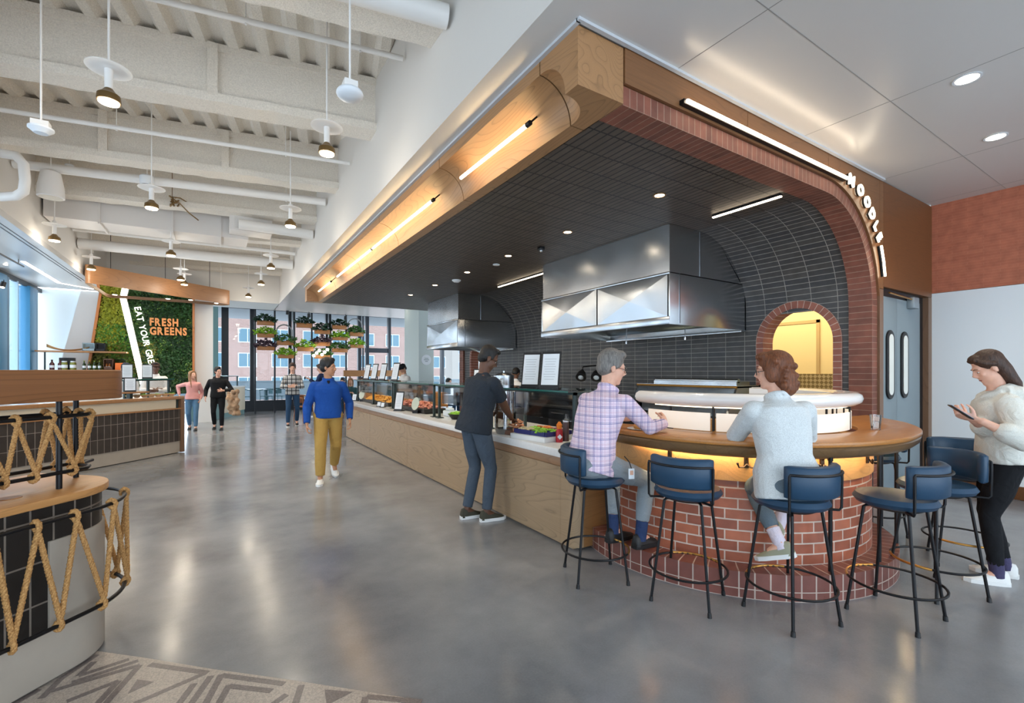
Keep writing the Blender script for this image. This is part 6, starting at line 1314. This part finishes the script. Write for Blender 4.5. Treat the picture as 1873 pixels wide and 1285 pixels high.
# 4 hoodie with phone
B=(4.93,.98,0); Yw=30; ph=L2(B,Yw,at(1757,757,D=3.32)); s4=1.68/1.75
wa=L2(B,Yw,at(1783,772,D=3.30),s4); wb=wa+V((-.09,.01,.0))
T4=person(B,Yw,1.70,dict(fem=1,neck=(0,.03,1.445),pel=(0,-.01,.966),hyaw=2,hpitch=-27,hoff=(0,.04,.13),wL=tuple(wa+V((0,-.03,0))),wR=tuple(wa+V((.10,-.02,.0))),hL=(.25,.85,.35),hR=(-.25,.85,.35),pL=(.7,.1,.7),pR=(-.7,.1,.7),eL=(-.5,-.6,-1),eR=(.5,-.6,-1),cL=.75,cR=.75,aL=(-.10,.06,.085),aR=(.12,-.06,.085),fL=6,fR=-14,bulk=1.08),
 dict(skin=SK2,hair=HBR,hairstyle='long',tucked=1,hairlen=.10,top=cloth('oatmeal_hoodie',S(214,214,206),.95,.7),hood=1,sleeve='rolled',bottom=BLKJ,shoe=WSHOE,sole=WSHOE,sock=cloth('patterned_sock',S(70,66,96)),cuff=.86,hem=-.10,loose=2.0,flare=1.06,sl=1.22,leg=(.098,.062,.046)),'person in oatmeal hoodie and black jeans looking at a phone beside the white wall',.0072)
p=at(1757,753,D=3.30); fwd=V((-sin(R(30)),cos(R(30)),0)); sd=V((cos(R(30)),sin(R(30)),0))
pm=MB().box(-.037,.037,-.077,.077,-.004,.004); upv=(fwd*.8+V((0,0,.62))).normalized()
MM=Matrix((( sd.x,upv.x,sd.cross(upv).x,p.x),(sd.y,upv.y,sd.cross(upv).y,p.y),(sd.z,upv.z,sd.cross(upv).z,p.z),(0,0,0,1)))
pht=thing('phone','dark mobile phone held in both hands by the hoodie wearer','phone',p); part('case',pm.xf(MM),BLK,pht,bevel=.003); part('screen',MB().box(-.033,.033,-.072,.072,.0042,.0048).xf(MM),plain('phone_screen',S(120,150,190),.1,emit=.5),pht)
# 5 blue pullover walking
B=(1.33,7.0,0); Yw=172
T5=person(B,Yw,1.74,dict(hyaw=64,hpitch=-2,neck=(0,.02,1.445),wL=(-.29,.02,.87),wR=(.28,.10,.84),hL=(-.1,.1,-1),hR=(-.05,.1,-1),pL=(1,0,0),pR=(-1,0,0),cL=1.0,cR=1.05,eL=(-.5,-1,0),eR=(.5,-1,0),aR=(.11,.12,.085),aL=(-.10,-.33,.17),kL=(-.1,1,0),fL=8,fzL=-.55,fR=-6,bulk=1.03),
 dict(skin=SK4,hair=HB,hairstyle='short',top=cloth('royal_blue_pullover',S(28,74,150),.9,.6),coll=1,bottom=KHAKI,shoe=WSHOE,sole=WSOLE,hem=-.12,loose=1.5,sl=1.1,leg=(.104,.078,.064)),'person in royal blue pullover and mustard trousers walking down the aisle',.008)
k5=1.74/1.75
part('zip_opening',MB().loft([[(x*k5,y*k5,z*k5) for x,y,z in ((-w_,yy,zz),(w_,yy,zz),(w_*.6,yy+.012,zz),(-w_*.6,yy+.012,zz))] for w_,yy,zz in ((.026,.078,1.455),(.018,.105,1.41),(.004,.130,1.33))]),cloth('black_undershirt',S(24,26,32)),T5[0],local=True)
k4=1.70/1.75
for q_ in (-1,1): part('drawstring',MB().tube([(q_*.03*k4,.115*k4,1.40*k4),(q_*.035*k4,.150*k4,1.33*k4),(q_*.037*k4,.165*k4,1.20*k4)],.005,6),WSOLE,T4[0],local=True)
# 6 black and white check far away
B=(1.75,15.3-1.8,0); p=at(535,779,Z=0); B=(p.x,p.y,0); Yw=176
person(B,Yw,1.80,dict(hyaw=-4,hpitch=-10,wL=(-.03,.28,1.10),wR=(.05,.25,1.12),hL=(1,.1,.1),hR=(-1,.1,.05),pL=(0,-1,0),pR=(0,-1,0),eL=(-1,-.3,-.6),eR=(1,-.3,-.6),aL=(-.12,-.18,.12),aR=(.12,.10,.085),fzL=-.3),
 dict(skin=SK2,hair=HBR,top=plaid('black_white_check',S(206,206,204),[(.25,.14,S(36,38,46),.85),(.7,.05,S(110,112,120),.7)],.11),bottom=BJEAN,shoe=BSHOE,sole=WSOLE,hem=-.2),'person in black and white check shirt and jeans with hands clasped, walking',.011)
# 7 behind the blue pullover
p=at(588,768,Z=0); B=(p.x,p.y,0)
person(B,70,1.80,dict(hpitch=-22,wL=(-.05,.34,1.28),wR=(.10,.34,1.28),hL=(.3,.8,.3),hR=(-.3,.8,.3),pL=(.5,0,.8),pR=(-.5,0,.8)),dict(skin=SK2,hair=HBR,glasses=1,top=cloth('navy_sweater',S(34,48,84)),bottom=BJEAN,shoe=BSHOE),'person in navy holding a phone, mostly hidden behind the blue pullover',.012)
q=V(B)+Matrix.Rotation(R(70),3,'Z')@V((.02,.50,1.36)); solo('phone',MB().obox(q,(.14,.02,.08),R(70)),BLK,'dark phone held up left of the blue pullover walker','phone',bevel=.004)
# 8 and 9 pair walking by the salad counter
p=at(352,786,Z=0); B=(p.x,p.y,0)
person(B,178,1.58,dict(fem=1,hyaw=38,hpitch=8,wL=(-.20,.06,.92),wR=(.33,-.12,1.05),eR=(.8,-.8,.2),aL=(-.09,.16,.085),aR=(.08,-.16,.12),fzR=-.3),dict(skin=SK2,hair=HLB,hairstyle='long',hairlen=.32,top=cloth('pink_sweater',S(222,160,156)),bottom=cloth('light_denim',S(86,122,154),.9,.6),shoe=BSHOE,hem=-.12),'person with long fair hair in a pink sweater walking beside the salad counter',.011)
p=at(399,785,Z=0); B=(p.x,p.y,0)
person(B,174,1.68,dict(hyaw=36,hpitch=4,wL=(-.16,.26,1.10),hL=(.8,.5,0),eL=(-.8,-.8,0),wR=(.30,.02,.92),aL=(-.10,.14,.085),aR=(.10,-.14,.12),fzR=-.3,bulk=1.05),dict(skin=SK2,hair=HB,glasses=1,top=cloth('black_hoodie',S(24,25,28)),hood=1,bottom=BLKJ,shoe=BSHOE,hem=-.14,loose=1.5),'person in black hoodie carrying a fur coat beside the pink sweater',.011)
p=at(425,722,D=12.1); fm=MB()
for k in range(70):
    zz=random.uniform(-.50,.10); fm.ell(p+V((random.uniform(-.13,.13)*(1-.5*max(0,-zz-.1))+.10*max(0,-zz),random.uniform(-.07,.07),zz)),random.uniform(.035,.06),8,6)
fo=solid('coat',fm,plain('tan_fur',S(170,140,112),.95,bump=1,bscale=60,var=.3,vscale=14),None,.02,2); ft=V(p)-V((0,0,.5)); fo.data.transform(Matrix.Translation(-ft)); fo.location=ft; ORG[fo.name]=ft; tag(fo,'tan fur coat draped over the forearm of the black hoodie wearer','coat')
# staff in white
CHEF=cloth('white_chef_jacket',S(228,226,224),.85,.4); NAVYC=cloth('navy_cap',S(44,54,78)); BRC=cloth('brown_cap',S(70,50,42)); BLC=cloth('black_cap',S(24,24,26))
def staff(px,py,H,yaw,sk,lab,cap,D=None,X=None,**k):
    p=at(px,py,D=D,X=X); B=(p.x,p.y,0)
    return person(B,yaw,H,dict(k),dict(skin=sk,hair=HB,hairstyle='crop',cap=cap,top=CHEF,bottom=BLKJ,shoe=BSHOE,hem=-.25,loose=1.6,sl=1.15,coll=1),lab,.011)
staff(224,700,1.76,205,SK4,'person in white jacket and blue cap bending behind the salad counter menus',NAVYC,D=10.5,hpitch=-45,neck=(0,.14,1.43))
staff(284,700,1.78,190,SK1,'person in white jacket and brown cap with folded hands behind the salad counter',BRC,D=11.4,hpitch=-4,wL=(-.02,.28,1.08),wR=(.04,.26,1.10),hL=(1,.1,0),hR=(-1,.1,0),eL=(-1,-.3,-.6),eR=(1,-.3,-.6))
staff(745,700,1.80,100,SK3,'person in white jacket and black cap looking down behind the far counter',BLC,X=4.6,hpitch=-35,neck=(0,.10,1.42),wL=(-.12,.42,1.05),wR=(.12,.42,1.05))
staff(940,700,1.74,-40,SK5,'cook in white jacket bending over the stove behind the menu sheets',None,X=5.0,hpitch=-58,neck=(0,.22,1.35),wL=(-.12,.5,1.05),wR=(.12,.5,1.05),hyaw=-10)
# distant diners
for px,py,D,yaw,top,hs,lab in ((628,700,16.5,150,plaid('dark_check',S(60,66,84),[(.3,.15,S(190,190,196),.6)],.1),HB,'seated diner in dark check shirt with hand at the mouth'),(641,702,16.0,170,cloth('dark_teal_top',S(52,84,88)),HLB,'seated diner in dark teal top beside the check shirt'),(662,702,17.6,165,cloth('pale_top',S(210,206,200)),HBR,'seated diner in a pale top right of the teal top'),(818,704,15.5,200,cloth('black_top',S(40,40,46)),HB,'seated diner with dark hair before the right hand window')):
    p=at(px,py,D=D); q=(p.x,p.y,0)
    person(q,yaw,1.70,dict(sit=1,pel=(0,0,.56),neck=(0,.05,1.08),hpitch=-8,wL=(-.1,.36,.82),wR=(.05,.28,1.08) if px<635 else (.1,.36,.82),aL=(-.12,.42,.085),aR=(.12,.42,.085),kL=(0,1,.4),kR=(0,1,.4)),dict(skin=SK3,hair=hs,hairstyle='long' if hs is not HB or px>800 else 'short',top=top,bottom=BJEAN,shoe=BSHOE),lab,.014)
    chair(q[0],q[1],R(yaw+180),CW,'brown chair under the '+lab,'diners chairs')
# ================================================================== LIGHT AND CAMERA
def area(n,loc,rot,sx,sy,e,c):
    l=bpy.data.lights.new(n,'AREA'); l.shape='RECTANGLE'; l.size=sx; l.size_y=sy; l.energy=e; l.color=c
    o=bpy.data.objects.new(n,l); o.location=loc; o.rotation_euler=rot; COL.objects.link(o); return o
def spot(n,loc,e,c,ang=120,r=.05,rot=(0,0,0)):
    l=bpy.data.lights.new(n,'SPOT'); l.energy=e; l.color=c; l.spot_size=R(ang); l.spot_blend=.8; l.shadow_soft_size=r
    o=bpy.data.objects.new(n,l); o.location=loc; o.rotation_euler=rot; COL.objects.link(o); return o
def pt(n,loc,e,c):
    l=bpy.data.lights.new(n,'POINT'); l.energy=e; l.color=c; l.shadow_soft_size=.08
    o=bpy.data.objects.new(n,l); o.location=loc; COL.objects.link(o)
for x,y,l in PEN: spot('pendant_beam',(x,y,3.82),50,(1,.88,.72),130,.07); pt('pendant_glow',(x,y,3.80),9,(1,.88,.72))
W=bpy.data.worlds.new('world'); SC.world=W; W.use_nodes=True; nt=W.node_tree; bg=nt.nodes['Background']
bg.inputs[0].default_value=(.74,.87,1.0,1); bg.inputs[1].default_value=2.5
for x,y in [(3.95,3.33),(3.95,4.86),(3.95,6.36),(3.95,7.82),(3.95,9.35)]: spot('downlight_beam',(x,y,ZT-.03),45,(1,.84,.64),110)
for x,y in [(4.88,1.16),(6.32,1.30)]: spot('downlight_beam',(x,y,HL-.03),40,(1,.86,.68),120)
for y in (4.5,5.9): spot('hood_beam',(5.4,y,2.74),25,(1,.85,.52),150)
spot('hood_beam',(5.4,10.9,2.74),25,(1,.85,.52),150)
area('kitchen_light',(7.3,4.2,3.38),(0,0,0),.8,3,60,(1,.86,.58))
CA=bpy.data.cameras.new('camera'); cam=bpy.data.objects.new('camera',CA); COL.objects.link(cam); SC.camera=cam
CA.sensor_width=36; CA.lens=852/1873*36; CA.shift_y=(680-642.5)/1873; CA.clip_end=400; CA.clip_start=.05
cam.location=(0,0,1.55); cam.rotation_euler=(R(90),0,-math.atan(538.5/852))
SC.view_settings.view_transform='Standard'; SC.view_settings.look='None'; SC.view_settings.exposure=.9; SC.view_settings.gamma=1; SC.view_settings.use_curve_mapping=False
SC.cycles.use_denoising=True; SC.cycles.max_bounces=8; SC.cycles.diffuse_bounces=4; SC.cycles.glossy_bounces=4; SC.cycles.transparent_max_bounces=16
SC.cycles.sample_clamp_indirect=6
